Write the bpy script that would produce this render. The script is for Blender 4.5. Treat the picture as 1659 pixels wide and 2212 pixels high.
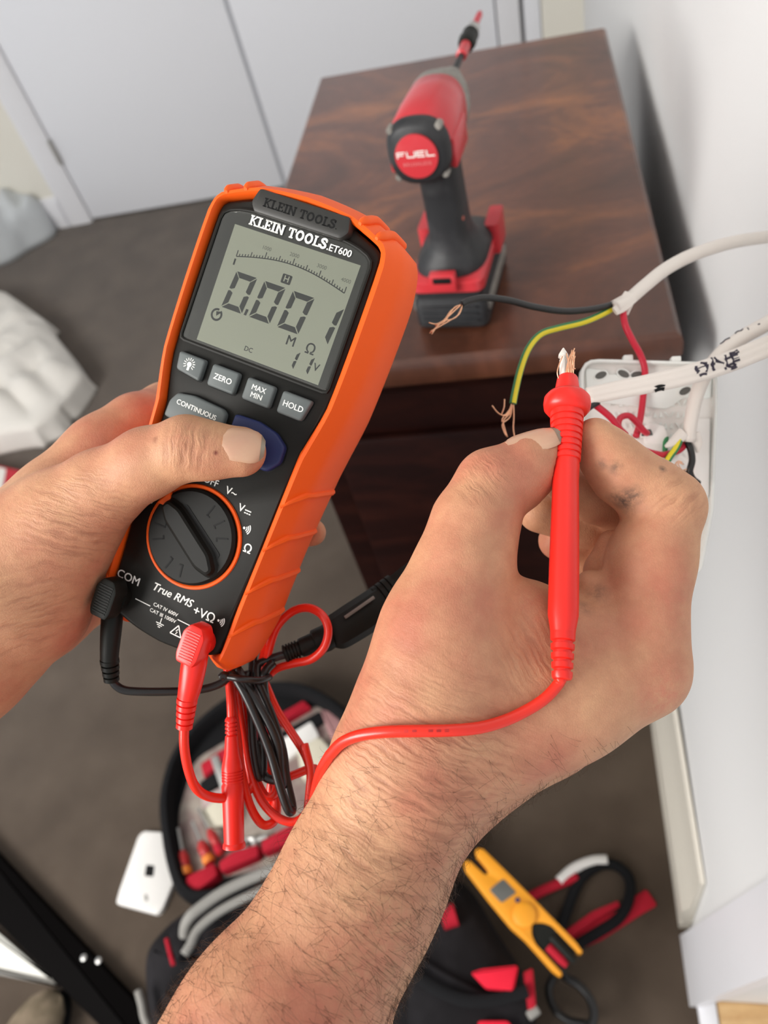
import bpy, math, random
import numpy as np
from mathutils import Matrix, Vector
from mathutils.bvhtree import BVHTree

for _o in list(bpy.data.objects):
    bpy.data.objects.remove(_o)
SC = bpy.context.scene
COL = SC.collection

# ------------------------------------------------------------------ camera
W, H, F = 1659.0, 2212.0, 1670.0
RC = np.array([[0.97327846, 0.06887989, 0.21905388],
               [0.08752961, 0.77064391, -0.63122621],
               [-0.21229133, 0.63353258, 0.74402209]])     # rows: world axes seen in the camera
CAM = np.array([0.0, 0.0, 1.40])
camd = bpy.data.cameras.new('camera')
cam = bpy.data.objects.new('camera', camd)
COL.objects.link(cam)
cam.matrix_world = Matrix([list(RC[0]) + [CAM[0]], list(RC[1]) + [CAM[1]], list(RC[2]) + [CAM[2]], [0, 0, 0, 1]])
camd.sensor_fit = 'VERTICAL'
camd.sensor_height = 36.0
camd.sensor_width = 27.0
camd.lens = F / H * 36.0
camd.clip_start = 0.02
camd.dof.use_dof = True
camd.dof.focus_distance = 0.30
camd.dof.aperture_fstop = 10.0
SC.camera = cam

# ------------------------------------------------------------------ light
wd = bpy.data.worlds.new('daylight')
SC.world = wd
wd.use_nodes = True
wd.node_tree.nodes['Background'].inputs[0].default_value = (0.93, 0.96, 1.0, 1)
wd.node_tree.nodes['Background'].inputs[1].default_value = 0.66


def area(name, loc, target, size, power, color):
    l = bpy.data.lights.new(name, 'AREA')
    l.shape = 'RECTANGLE'
    l.size, l.size_y = size
    l.energy = power
    l.color = color
    o = bpy.data.objects.new(name, l)
    COL.objects.link(o)
    d = Vector(target) - Vector(loc)
    o.rotation_euler = d.to_track_quat('-Z', 'Y').to_euler()
    o.location = loc
    return o


area('window_daylight', (-1.9, -0.9, 2.1), (-0.05, 0.3, 1.0), (1.5, 1.2), 92, (1.0, 0.97, 0.93))
SC.view_settings.view_transform = 'Standard'
SC.view_settings.look = 'None'
SC.view_settings.gamma = 1.0
SC.view_settings.use_curve_mapping = False
SC.view_settings.exposure = 0.18
SC.cycles.use_denoising = True
SC.cycles.max_bounces = 8
SC.cycles.caustics_reflective = False
SC.cycles.caustics_refractive = False

# ------------------------------------------------------------------ helpers
A = np.array


def nrm(v):
    v = np.asarray(v, float)
    return v / np.linalg.norm(v)


def ray(u, v):
    return RC @ A([(u - W / 2) / F, -(v - H / 2) / F, -1.0])


def P(u, v, d):            # point seen at pixel (u, v) at depth d
    return CAM + ray(u, v) * d


def G(u, v, z):            # point seen at pixel (u, v) on the level z
    r = ray(u, v)
    return CAM + r * ((z - CAM[2]) / r[2])


def OX(u, v, x):
    r = ray(u, v)
    return CAM + r * (x / r[0])


def OY(u, v, y):
    r = ray(u, v)
    return CAM + r * (y / r[1])


def Ps(l):
    return A([P(*p) for p in l])


def cat(pts, n=6):         # Catmull-Rom through rows (any dimension)
    p = np.asarray(pts, float)
    p = np.vstack([2 * p[0] - p[1], p, 2 * p[-1] - p[-2]])
    out = []
    for i in range(1, len(p) - 2):
        for t in np.linspace(0, 1, n, endpoint=False):
            a, b, c, d = p[i - 1:i + 3]
            out.append(0.5 * (2 * b + (c - a) * t + (2 * a - 5 * b + 4 * c - d) * t * t + (3 * b - a - 3 * c + d) * t ** 3))
    out.append(p[-2])
    return A(out)


def join(*vfs):
    V, Fc, n = [], [], 0
    for v, f in vfs:
        V.append(np.asarray(v, float).reshape(-1, 3))
        Fc += [tuple(i + n for i in q) for q in f]
        n += len(V[-1])
    return np.vstack(V), Fc


def tf(vf, M=None, t=None):
    v, f = vf
    v = np.asarray(v, float)
    if M is not None:
        v = v @ np.asarray(M).T
    if t is not None:
        v = v + t
    return v, f


def loft(rings, closed=True, caps=(True, True)):
    n = len(rings[0])
    V = np.vstack(rings)
    Fc = []
    for k in range(len(rings) - 1):
        a, b = k * n, (k + 1) * n
        for i in range(n if closed else n - 1):
            j = (i + 1) % n
            Fc.append((a + i, a + j, b + j, b + i))
    if caps[0]:
        Fc.append(tuple(range(n - 1, -1, -1)))
    if caps[1]:
        Fc.append(tuple(range((len(rings) - 1) * n, len(rings) * n)))
    return V, Fc


def frames(p):
    p = np.asarray(p, float)
    T = np.gradient(p, axis=0)
    T /= np.linalg.norm(T, axis=1)[:, None] + 1e-12
    u = np.cross(T[0], [0.3, 0.2, 0.93])
    if np.linalg.norm(u) < 1e-3:
        u = np.cross(T[0], [1, 0, 0])
    u = nrm(u)
    U = []
    for t in T:
        u = nrm(u - t * (u @ t))
        U.append(u)
    U = A(U)
    return T, U, np.cross(T, U)


def tube(p, r, seg=10, flat=None):     # flat = (reference normal, thickness ratio): an oval section
    p = np.asarray(p, float)
    r = np.broadcast_to(np.asarray(r, float), (len(p),))
    T, U, B = frames(p)
    if flat is not None:
        n = nrm(flat[0])
        U = A([nrm(n - t * (n @ t)) for t in T])
        B = np.cross(T, U)
    th = np.linspace(0, 2 * np.pi, seg, endpoint=False)
    k = 1.0 if flat is None else flat[1]
    rings = [p[i] + r[i] * (k * np.cos(th)[:, None] * U[i] + np.sin(th)[:, None] * B[i]) for i in range(len(p))]
    return loft(rings)


def lathe(prof, a, b, seg=24, nx=None):      # prof: (t along a-b, radius)
    a, b = A(a), A(b)
    ax = nrm(b - a)
    u = np.cross(ax, [0.31, 0.2, 0.9] if nx is None else nx)
    u = nrm(u)
    w = np.cross(ax, u)
    th = np.linspace(0, 2 * np.pi, seg, endpoint=False)
    rings = [a + (b - a) * t + max(r, 1e-5) * (np.cos(th)[:, None] * u + np.sin(th)[:, None] * w) for t, r in prof]
    return loft(rings)


def off2(p, d):            # inset (d > 0) of an anticlockwise polygon
    p = np.asarray(p, float)
    e = np.roll(p, -1, 0) - p
    n = np.stack([-e[:, 1], e[:, 0]], 1)
    n /= np.linalg.norm(n, axis=1)[:, None] + 1e-12
    m = n + np.roll(n, 1, 0)
    m /= np.maximum((m * m).sum(1)[:, None] / 2, 0.35)
    return p + d * m


def rpoly(p, rad, n=4):    # round the corners of a polygon
    p = np.asarray(p, float)
    out = []
    N = len(p)
    for i in range(N):
        r = rad[i] if hasattr(rad, '__len__') else rad
        a, b, c = p[i - 1], p[i], p[(i + 1) % N]
        d1, d2 = np.linalg.norm(a - b), np.linalg.norm(c - b)
        r_ = min(r, d1 * .48, d2 * .48)
        q, s = b + (a - b) / d1 * r_, b + (c - b) / d2 * r_
        for t in np.linspace(0, 1, n):
            out.append((1 - t) ** 2 * q + 2 * t * (1 - t) * b + t * t * s)
    p = A(out)
    ar = (p[:, 0] * np.roll(p[:, 1], -1) - np.roll(p[:, 0], -1) * p[:, 1]).sum()
    return p if ar > 0 else p[::-1]


def lift(p2, z):
    return np.column_stack([p2, np.full(len(p2), z)])


def slab(p2, z0, z1, bev=0.0):         # anticlockwise outline extruded, bevelled top
    r = [lift(p2, z0)]
    if bev > 0:
        r += [lift(p2, z1 - bev), lift(off2(p2, bev * .3), z1 - bev * .3), lift(off2(p2, bev), z1)]
    else:
        r += [lift(p2, z1)]
    return loft(r)


def box(c, s, bev=0.0, M=None):        # centre, full size
    s = A(s) / 2
    p = rpoly([(-s[0], -s[1]), (s[0], -s[1]), (s[0], s[1]), (-s[0], s[1])], max(bev, 1e-5), 3 if bev else 1)
    b = bev
    if b:
        r = [lift(off2(p, b), -s[2]), lift(off2(p, b * .3), -s[2] + b * .3), lift(p, -s[2] + b), lift(p, s[2] - b), lift(off2(p, b * .3), s[2] - b * .3), lift(off2(p, b), s[2])]
    else:
        p = A([(-s[0], -s[1]), (s[0], -s[1]), (s[0], s[1]), (-s[0], s[1])])
        r = [lift(p, -s[2]), lift(p, s[2])]
    return tf(loft(r), M, A(c))


def hexa(bot, top):                    # two matching quads
    return loft([A(bot), A(top)])


def ribbon(line, w, z, cap=True):      # flat stroke in a plane
    p = np.asarray(line, float)
    t = np.gradient(p, axis=0)
    t /= np.linalg.norm(t, axis=1)[:, None] + 1e-12
    n = np.stack([-t[:, 1], t[:, 0]], 1) * w / 2
    a, b = lift(p + n, z), lift(p - n, z)
    k = len(p)
    return np.vstack([a, b]), [(i, k + i, k + i + 1, i + 1) for i in range(k - 1)]


def rect2(x0, y0, x1, y1, z):
    return A([(x0, y0, z), (x1, y0, z), (x1, y1, z), (x0, y1, z)]), [(0, 1, 2, 3)]


def ngon(p2, z):
    return lift(np.asarray(p2, float), z), [tuple(range(len(p2)))]


def disc2(c, r, z, n=20):
    th = np.linspace(0, 2 * np.pi, n, endpoint=False)
    return ngon(A(c) + r * np.stack([np.cos(th), np.sin(th)], 1), z)


def text(s, size, bold=0.0, shear=0.0, align='CENTER', space=1.0):
    cu = bpy.data.curves.new('t', 'FONT')
    cu.body = s
    cu.size = 1.0
    cu.align_x = align
    cu.align_y = 'CENTER'
    cu.shear = shear
    cu.space_character = space
    cu.resolution_u = 3
    ob = bpy.data.objects.new('t', cu)
    COL.objects.link(ob)
    dg = bpy.context.evaluated_depsgraph_get()
    me = bpy.data.meshes.new_from_object(ob.evaluated_get(dg))
    V = A([v.co[:] for v in me.vertices]).reshape(-1, 3) * size
    Fc = [tuple(p.vertices) for p in me.polygons]
    bpy.data.objects.remove(ob)
    bpy.data.curves.remove(cu)
    bpy.data.meshes.remove(me)
    if bold:
        o_ = bold * size * 1.5
        return join(*[(V + [dx, dy, 1e-6 * i], Fc) for i, (dx, dy) in enumerate(((-o_, 0), (o_, 0), (0, o_ * .7), (0, -o_ * .7)))])
    return V, Fc


def rot2(a):
    c, s = math.cos(a), math.sin(a)
    return A([[c, -s, 0], [s, c, 0], [0, 0, 1]])


ROOTM = {}


def tag(o, label=None, cat_=None, group=None, kind=None):
    for k, v in (('label', label), ('category', cat_), ('group', group), ('kind', kind)):
        if v:
            o[k] = v
    return o


def root(name, loc, label, category, M=None, group=None):
    o = bpy.data.objects.new(name, None)
    o.empty_display_size = 0.02
    COL.objects.link(o)
    m = np.eye(4)
    m[:3, 3] = loc
    if M is not None:
        m[:3, :3] = M
    o.matrix_world = Matrix(m.tolist())
    ROOTM[o.name] = m
    return tag(o, label, category, group)


def obj(name, vf, mat, parent=None, local=False, sharp=38, label=None, kind=None):
    V, Fc = vf
    V = np.asarray(V, float)
    m = ROOTM.get(parent.name) if parent else None
    loc = None
    if m is not None:
        if not local:
            V = (V - m[:3, 3]) @ m[:3, :3]
    elif parent is None:
        loc = A([(V[:, 0].min() + V[:, 0].max()) / 2, (V[:, 1].min() + V[:, 1].max()) / 2, V[:, 2].min()])
        V = V - loc
    me = bpy.data.meshes.new(name)
    me.from_pydata(V.tolist(), [], [tuple(int(i) for i in f) for f in Fc])
    me.validate()
    me.update()
    for q in me.polygons:
        q.use_smooth = True
    if sharp and sharp < 180:
        me.set_sharp_from_angle(angle=math.radians(sharp))
    me.materials.append(mat)
    o = bpy.data.objects.new(name, me)
    COL.objects.link(o)
    mm = np.eye(4)
    if parent:
        o.parent = parent
        if m is not None:
            mm = m
    else:
        o.location = loc
        mm = mm.copy()
        mm[:3, 3] = loc
    ROOTM[o.name] = mm
    return tag(o, label, None, None, kind)


# ------------------------------------------------------------------ materials
def mat(name, col, rough=0.5, spec=0.5, metal=0.0, sss=0.0, coat=0.0, sheen=0.0, bump=None, vary=None, emis=None):
    m = bpy.data.materials.new(name)
    m.use_nodes = True
    nt = m.node_tree
    b = nt.nodes['Principled BSDF']
    b.inputs['Base Color'].default_value = (*col, 1)
    b.inputs['Roughness'].default_value = rough
    b.inputs['Specular IOR Level'].default_value = spec
    b.inputs['Metallic'].default_value = metal
    b.inputs['Coat Weight'].default_value = coat
    b.inputs['Coat Roughness'].default_value = 0.12
    b.inputs['Sheen Weight'].default_value = sheen
    if sss:
        b.inputs['Subsurface Weight'].default_value = sss
        b.inputs['Subsurface Radius'].default_value = (1.0, 0.35, 0.2)
        b.inputs['Subsurface Scale'].default_value = 0.004
    tc = nt.nodes.new('ShaderNodeTexCoord')
    if vary:
        sc, col2, lo, hi = vary
        nz = nt.nodes.new('ShaderNodeTexNoise')
        nz.inputs['Scale'].default_value = sc
        nz.inputs['Detail'].default_value = 5
        nt.links.new(tc.outputs['Object'], nz.inputs['Vector'])
        rp = nt.nodes.new('ShaderNodeValToRGB')
        rp.color_ramp.elements[0].position = lo
        rp.color_ramp.elements[0].color = (*col, 1)
        rp.color_ramp.elements[1].position = hi
        rp.color_ramp.elements[1].color = (*col2, 1)
        nt.links.new(nz.outputs['Fac'], rp.inputs['Fac'])
        nt.links.new(rp.outputs['Color'], b.inputs['Base Color'])
    if bump:
        sc, st, dist = bump
        nz = nt.nodes.new('ShaderNodeTexNoise')
        nz.inputs['Scale'].default_value = sc
        nz.inputs['Detail'].default_value = 4
        nt.links.new(tc.outputs['Object'], nz.inputs['Vector'])
        bp = nt.nodes.new('ShaderNodeBump')
        bp.inputs['Strength'].default_value = st
        bp.inputs['Distance'].default_value = dist
        nt.links.new(nz.outputs['Fac'], bp.inputs['Height'])
        nt.links.new(bp.outputs['Normal'], b.inputs['Normal'])
    return m


def wood(name, dark, mid, light, stretch, scale, rough=0.28, coat=0.5):
    m = mat(name, mid, rough, 0.5, coat=coat)
    nt = m.node_tree
    b = nt.nodes['Principled BSDF']
    tc = nt.nodes.new('ShaderNodeTexCoord')
    mp = nt.nodes.new('ShaderNodeMapping')
    mp.inputs['Scale'].default_value = stretch
    nt.links.new(tc.outputs['Object'], mp.inputs['Vector'])
    n1 = nt.nodes.new('ShaderNodeTexNoise')
    n1.inputs['Scale'].default_value = scale
    n1.inputs['Detail'].default_value = 6
    n1.inputs['Distortion'].default_value = 1.4
    n1.inputs['Roughness'].default_value = 0.62
    nt.links.new(mp.outputs['Vector'], n1.inputs['Vector'])
    rp = nt.nodes.new('ShaderNodeValToRGB')
    e = rp.color_ramp.elements
    e[0].position, e[0].color = 0.36, (*dark, 1)
    e[1].position, e[1].color = 0.70, (*light, 1)
    x = e.new(0.52)
    x.color = (*mid, 1)
    nt.links.new(n1.outputs['Fac'], rp.inputs['Fac'])
    n2 = nt.nodes.new('ShaderNodeTexNoise')
    n2.inputs['Scale'].default_value = scale * 22
    n2.inputs['Detail'].default_value = 3
    nt.links.new(mp.outputs['Vector'], n2.inputs['Vector'])
    mx = nt.nodes.new('ShaderNodeMix')
    mx.data_type = 'RGBA'
    mx.blend_type = 'MULTIPLY'
    mx.inputs[0].default_value = 0.35
    nt.links.new(rp.outputs['Color'], mx.inputs[6])
    nt.links.new(n2.outputs['Fac'], mx.inputs[7])
    nt.links.new(mx.outputs[2], b.inputs['Base Color'])
    return m


M_wall = mat('white_wall_paint', (0.76, 0.76, 0.755), 0.6, 0.3, bump=(400, 0.05, 0.001))
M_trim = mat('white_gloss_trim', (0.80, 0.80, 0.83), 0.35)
M_cream = mat('cream_wall_paint', (0.78, 0.75, 0.67), 0.6, 0.3)
M_skirt = mat('skirting_paint', (0.66, 0.62, 0.54), 0.4)
M_door = mat('white_door_paint', (0.84, 0.85, 0.89), 0.35, 0.4)
M_gap = mat('shadow_gap_grey', (0.42, 0.43, 0.46), 0.6)
M_ceil = mat('ceiling_paint', (0.86, 0.86, 0.85), 0.8)
M_carpet = mat('brown_grey_carpet', (0.072, 0.050, 0.034), 1.0, 0.05, sheen=0.3, bump=(900, 0.6, 0.004), vary=(9, (0.105, 0.076, 0.054), 0.35, 0.7))
M_pine = wood('pale_pine', (0.55, 0.32, 0.13), (0.66, 0.42, 0.19), (0.74, 0.50, 0.25), (1, 6, 1), 6, 0.5, 0.1)
M_mahog = wood('flame_mahogany_veneer', (0.075, 0.026, 0.014), (0.150, 0.052, 0.028), (0.36, 0.125, 0.042), (2.0, 3.2, 2.0), 1.7, 0.30, 0.25)
M_mahog2 = wood('dark_mahogany', (0.009, 0.002, 0.0015), (0.014, 0.003, 0.002), (0.022, 0.005, 0.003), (2, 2, 8), 3, 0.5, 0.0)
M_mahog2.node_tree.nodes['Principled BSDF'].inputs['Specular IOR Level'].default_value = 0.12
M_orange = mat('orange_rubber', (0.93, 0.112, 0.006), 0.55, 0.35, bump=(2500, 0.08, 0.0003))
M_black = mat('black_abs', (0.0095, 0.0092, 0.0072), 0.55, 0.22, bump=(3000, 0.15, 0.0002))
M_bar = mat('name_bar_plastic', (0.030, 0.029, 0.026), 0.45, 0.4)
M_dial = mat('dial_black', (0.0075, 0.0075, 0.006), 0.5, 0.2)
M_groove = mat('groove_black', (0.006, 0.006, 0.006), 0.6, 0.2)
M_bezel = mat('window_bezel_grey', (0.085, 0.082, 0.072), 0.35, 0.4)
M_lcd = mat('lcd_backing', (0.82, 0.825, 0.65), 0.45, 0.3)
M_seg = mat('lcd_segment_ink', (0.105, 0.108, 0.100), 0.6, 0.2)
M_segd = mat('lcd_segment_faint', (0.32, 0.32, 0.26), 0.6, 0.2)
M_btn = mat('grey_button_rubber', (0.115, 0.13, 0.128), 0.55, 0.35)
M_navy = mat('navy_button_rubber', (0.018, 0.026, 0.10), 0.5, 0.35)
M_white = mat('white_print', (0.83, 0.83, 0.78), 0.6, 0.2)
M_red = mat('red_pvc', (0.83, 0.022, 0.014), 0.33, 0.45, sss=0.05)
M_redcord = mat('red_silicone_cord', (0.86, 0.030, 0.014), 0.27, 0.5)
M_redink = mat('cord_print_ink', (0.42, 0.012, 0.01), 0.5)
M_blk = mat('black_pvc', (0.012, 0.012, 0.012), 0.33, 0.5)
M_blkplug = mat('black_plug_plastic', (0.008, 0.009, 0.007), 0.5, 0.22)
M_wsheath = mat('white_cable_sheath', (0.80, 0.74, 0.68), 0.4, 0.4)
M_wired = mat('red_wire_insulation', (0.60, 0.018, 0.045), 0.35, 0.4)
M_yel = mat('yellow_wire_stripe', (0.78, 0.66, 0.02), 0.35)
M_green = mat('green_wire_insulation', (0.03, 0.23, 0.08), 0.35)
M_cu = mat('bare_copper', (0.93, 0.52, 0.32), 0.3, 0.5, metal=0.85)
M_tin = mat('probe_tip_metal', (0.86, 0.82, 0.75), 0.5, 0.5, metal=0.35)
M_ink = mat('marker_ink', (0.018, 0.012, 0.03), 0.5)
M_plate = mat('white_plate_plastic', (0.88, 0.91, 0.87), 0.4, 0.4)
M_plate2 = mat('cream_plate_plastic', (0.90, 0.87, 0.83), 0.45, 0.4)
M_hole = mat('plate_hole_dark', (0.12, 0.12, 0.11), 0.7)
M_dred = mat('drill_red_plastic', (0.55, 0.035, 0.045), 0.28, 0.5, vary=(30, (0.62, 0.10, 0.10), 0.55, 0.9))
M_dblk = mat('drill_black_rubber', (0.018, 0.019, 0.021), 0.5, 0.4, vary=(40, (0.05, 0.05, 0.052), 0.5, 0.9))
M_dgrey = mat('drill_grey_nose', (0.20, 0.19, 0.17), 0.5, 0.4, vary=(60, (0.32, 0.30, 0.27), 0.45, 0.8))
M_steel = mat('steel', (0.55, 0.54, 0.52), 0.35, 0.5, metal=0.9)
M_bag = mat('black_bag_fabric', (0.010, 0.009, 0.010), 0.85, 0.15, bump=(1200, 0.4, 0.001), vary=(14, (0.026, 0.024, 0.027), 0.4, 0.8))
M_bagd = mat('black_bag_webbing', (0.010, 0.010, 0.011), 0.9, 0.15)
M_bagred = mat('red_bag_fabric', (0.42, 0.012, 0.028), 0.8, 0.2, bump=(900, 0.3, 0.001))
M_pinkred = mat('bright_red_fabric', (0.75, 0.015, 0.04), 0.75, 0.2)
M_grey = mat('grey_rubber_handle', (0.26, 0.25, 0.23), 0.5, 0.3)
M_net = mat('pale_pouch_lining', (0.24, 0.17, 0.16), 0.8, 0.2, vary=(25, (0.36, 0.32, 0.27), 0.4, 0.65))
M_creamobj = mat('cream_plastic', (0.62, 0.58, 0.46), 0.5)
M_sdor = mat('orange_handle', (0.75, 0.22, 0.03), 0.4)
M_sdrd = mat('dark_red_handle', (0.42, 0.02, 0.02), 0.4)
M_t5 = mat('amber_tester_plastic', (0.82, 0.33, 0.018), 0.45, 0.4)
M_t5g = mat('tester_grey_window', (0.12, 0.12, 0.11), 0.3)
M_cover = mat('white_cover_plate', (0.78, 0.76, 0.73), 0.45)
M_sheet = mat('white_bed_linen', (0.72, 0.69, 0.64), 0.8, 0.2, sheen=0.1)
M_sheer = mat('pale_blue_grey_plastic', (0.60, 0.63, 0.65), 0.4, 0.4)
M_pack = mat('red_fabric_print', (0.52, 0.035, 0.05), 0.7, 0.2, bump=(300, 0.4, 0.001))
M_plank = mat('black_lacquer', (0.0025, 0.002, 0.002), 0.6, 0.03)
M_board = mat('white_laminate', (0.74, 0.73, 0.67), 0.4)
M_boot = mat('khaki_suede', (0.17, 0.135, 0.09), 0.9, 0.2, vary=(40, (0.27, 0.21, 0.15), 0.4, 0.7))
M_hair = mat('brown_hair', (0.07, 0.038, 0.02), 0.5, 0.3)
M_nail = mat('fingernail', (0.62, 0.38, 0.25), 0.33, 0.45, sss=0.1, vary=(120, (0.60, 0.34, 0.23), 0.4, 0.7))
M_naild = mat('fingernail_edge', (0.28, 0.24, 0.18), 0.5)


def glass_mat():
    m = bpy.data.materials.new('clear_window')
    m.use_nodes = True
    nt = m.node_tree
    nt.nodes.remove(nt.nodes['Principled BSDF'])
    tr = nt.nodes.new('ShaderNodeBsdfTransparent')
    tr.inputs[0].default_value = (0.93, 0.94, 0.93, 1)
    gl = nt.nodes.new('ShaderNodeBsdfGlossy')
    gl.inputs['Roughness'].default_value = 0.03
    fr = nt.nodes.new('ShaderNodeFresnel')
    fr.inputs[0].default_value = 1.45
    mx = nt.nodes.new('ShaderNodeMixShader')
    nt.links.new(fr.outputs[0], mx.inputs[0])
    nt.links.new(tr.outputs[0], mx.inputs[1])
    nt.links.new(gl.outputs[0], mx.inputs[2])
    nt.links.new(mx.outputs[0], nt.nodes['Material Output'].inputs[0])
    return m


M_glass = glass_mat()


def skin_mat(name, stains, wrinkle=()):
    m = mat(name, (0.6, 0.34, 0.22), 0.52, 0.28)
    nt = m.node_tree
    L = nt.links.new
    b = nt.nodes['Principled BSDF']
    b.inputs['Subsurface Weight'].default_value = 0.12
    b.inputs['Subsurface Radius'].default_value = (1.0, 0.35, 0.2)
    b.inputs['Subsurface Scale'].default_value = 0.004
    tc = nt.nodes.new('ShaderNodeTexCoord')
    co = tc.outputs['Object']

    def noise(sc, det, rg=0.55):
        n = nt.nodes.new('ShaderNodeTexNoise')
        n.inputs['Scale'].default_value = sc
        n.inputs['Detail'].default_value = det
        n.inputs['Roughness'].default_value = rg
        L(co, n.inputs['Vector'])
        return n.outputs['Fac']

    def ramp(fac, stops):
        r = nt.nodes.new('ShaderNodeValToRGB')
        e = r.color_ramp.elements
        e[0].position, e[0].color = stops[0][0], (*stops[0][1], 1)
        e[1].position, e[1].color = stops[-1][0], (*stops[-1][1], 1)
        for p_, c_ in stops[1:-1]:
            x = e.new(p_)
            x.color = (*c_, 1)
        L(fac, r.inputs['Fac'])
        return r.outputs['Color']

    def mix(a, c, fac, mode='MIX'):
        x = nt.nodes.new('ShaderNodeMix')
        x.data_type = 'RGBA'
        x.blend_type = mode
        if isinstance(fac, float):
            x.inputs[0].default_value = fac
        else:
            L(fac, x.inputs[0])
        L(a, x.inputs[6])
        if isinstance(c, tuple):
            x.inputs[7].default_value = (*c, 1)
        else:
            L(c, x.inputs[7])
        return x.outputs[2]

    base = ramp(noise(26, 4), [(0.34, (0.61, 0.345, 0.195)), (0.52, (0.555, 0.275, 0.160)), (0.70, (0.50, 0.190, 0.118))])
    base = mix(base, ramp(noise(160, 5, .7), [(0.3, (0.86, 0.80, 0.76)), (0.65, (1.08, 1.06, 1.04))]), 0.6, 'MULTIPLY')
    # creased skin: fine cells and pores
    vo = nt.nodes.new('ShaderNodeTexVoronoi')
    vo.feature = 'DISTANCE_TO_EDGE'
    vo.inputs['Scale'].default_value = 1150
    wv = nt.nodes.new('ShaderNodeMapping')
    wv.inputs['Rotation'].default_value = (0.4, 0.3, 0.6)
    wv.inputs['Scale'].default_value = (1.0, 0.55, 1.0)
    nd = nt.nodes.new('ShaderNodeTexNoise')
    nd.inputs['Scale'].default_value = 120
    nd.inputs['Detail'].default_value = 2
    L(co, nd.inputs['Vector'])
    va = nt.nodes.new('ShaderNodeVectorMath')
    va.operation = 'MULTIPLY_ADD'
    va.inputs[1].default_value = (0.004, 0.004, 0.004)
    L(nd.outputs['Color'], va.inputs[0])
    L(co, va.inputs[2])
    L(va.outputs[0], wv.inputs['Vector'])
    L(wv.outputs[0], vo.inputs['Vector'])
    cr = nt.nodes.new('ShaderNodeMapRange')
    cr.inputs['From Max'].default_value = 0.22
    L(vo.outputs['Distance'], cr.inputs['Value'])
    base = mix(base, (0.42, 0.18, 0.11), ramp2 := ramp(cr.outputs[0], [(0.0, (0.22,) * 3), (0.35, (0.0,) * 3)]))
    for (c, r, colr, st) in stains:
        vd = nt.nodes.new('ShaderNodeVectorMath')
        vd.operation = 'DISTANCE'
        L(co, vd.inputs[0])
        vd.inputs[1].default_value = tuple(c)
        mr = nt.nodes.new('ShaderNodeMapRange')
        mr.inputs['From Min'].default_value = r
        mr.inputs['From Max'].default_value = r * 0.15
        mr.inputs['To Max'].default_value = st
        L(vd.outputs['Value'], mr.inputs['Value'])
        mu = nt.nodes.new('ShaderNodeMath')
        mu.operation = 'MULTIPLY'
        L(mr.outputs[0], mu.inputs[0])
        L(ramp(noise(260, 4, .7), [(0.35, (0.15,) * 3), (0.6, (1.0,) * 3)]), mu.inputs[1])
        base = mix(base, colr, mu.outputs[0])
    b1 = nt.nodes.new('ShaderNodeBump')
    b1.inputs['Strength'].default_value = 0.16
    b1.inputs['Distance'].default_value = 0.0005
    L(cr.outputs[0], b1.inputs['Height'])
    b2 = nt.nodes.new('ShaderNodeBump')
    b2.inputs['Strength'].default_value = 0.3
    b2.inputs['Distance'].default_value = 0.002
    L(noise(70, 5, .55), b2.inputs['Height'])
    L(b1.outputs[0], b2.inputs['Normal'])
    outn = b2.outputs[0]
    for ctr, ax_, sd_, R_, amp_ in wrinkle:
        comb = nt.nodes.new('ShaderNodeCombineXYZ')
        for i_, (v_, k_) in enumerate(((ax_, 520.0), (sd_, 60.0), (np.cross(ax_, sd_), 60.0))):
            dt = nt.nodes.new('ShaderNodeVectorMath')
            dt.operation = 'DOT_PRODUCT'
            dt.inputs[1].default_value = tuple(float(q) * k_ for q in v_)
            L(va.outputs[0], dt.inputs[0])
            L(dt.outputs['Value'], comb.inputs[i_])
        wn = nt.nodes.new('ShaderNodeTexNoise')
        wn.inputs['Scale'].default_value = 1.0
        wn.inputs['Detail'].default_value = 2
        L(comb.outputs[0], wn.inputs['Vector'])
        vd = nt.nodes.new('ShaderNodeVectorMath')
        vd.operation = 'DISTANCE'
        L(co, vd.inputs[0])
        vd.inputs[1].default_value = tuple(ctr)
        mr = nt.nodes.new('ShaderNodeMapRange')
        mr.inputs['From Min'].default_value = R_
        mr.inputs['From Max'].default_value = R_ * .3
        mr.inputs['To Max'].default_value = amp_
        L(vd.outputs['Value'], mr.inputs['Value'])
        b3 = nt.nodes.new('ShaderNodeBump')
        b3.inputs['Distance'].default_value = 0.0018
        L(mr.outputs[0], b3.inputs['Strength'])
        dk = nt.nodes.new('ShaderNodeMath')
        dk.operation = 'MULTIPLY'
        L(mr.outputs[0], dk.inputs[0])
        L(ramp(wn.outputs['Fac'], [(0.36, (0.75,) * 3), (0.50, (0.0,) * 3)]), dk.inputs[1])
        base = mix(base, (0.27, 0.10, 0.06), dk.outputs[0])  # crease shade painted into the skin colour where the wrinkle noise dips
        L(wn.outputs['Fac'], b3.inputs['Height'])
        L(outn, b3.inputs['Normal'])
        outn = b3.outputs[0]
    L(base, b.inputs['Base Color'])
    L(outn, b.inputs['Normal'])
    return m
# ------------------------------------------------------------------ the room
YB = 2.92                                   # face of the door wall
XW = lambda y: 0.154 + 0.02 * max(0.0, (y - 0.6)) * 0.9     # right wall, a degree off square


def struct(name, vf, m, sharp=38):
    return obj(name, vf, m, None, sharp=sharp, kind='structure')


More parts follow.
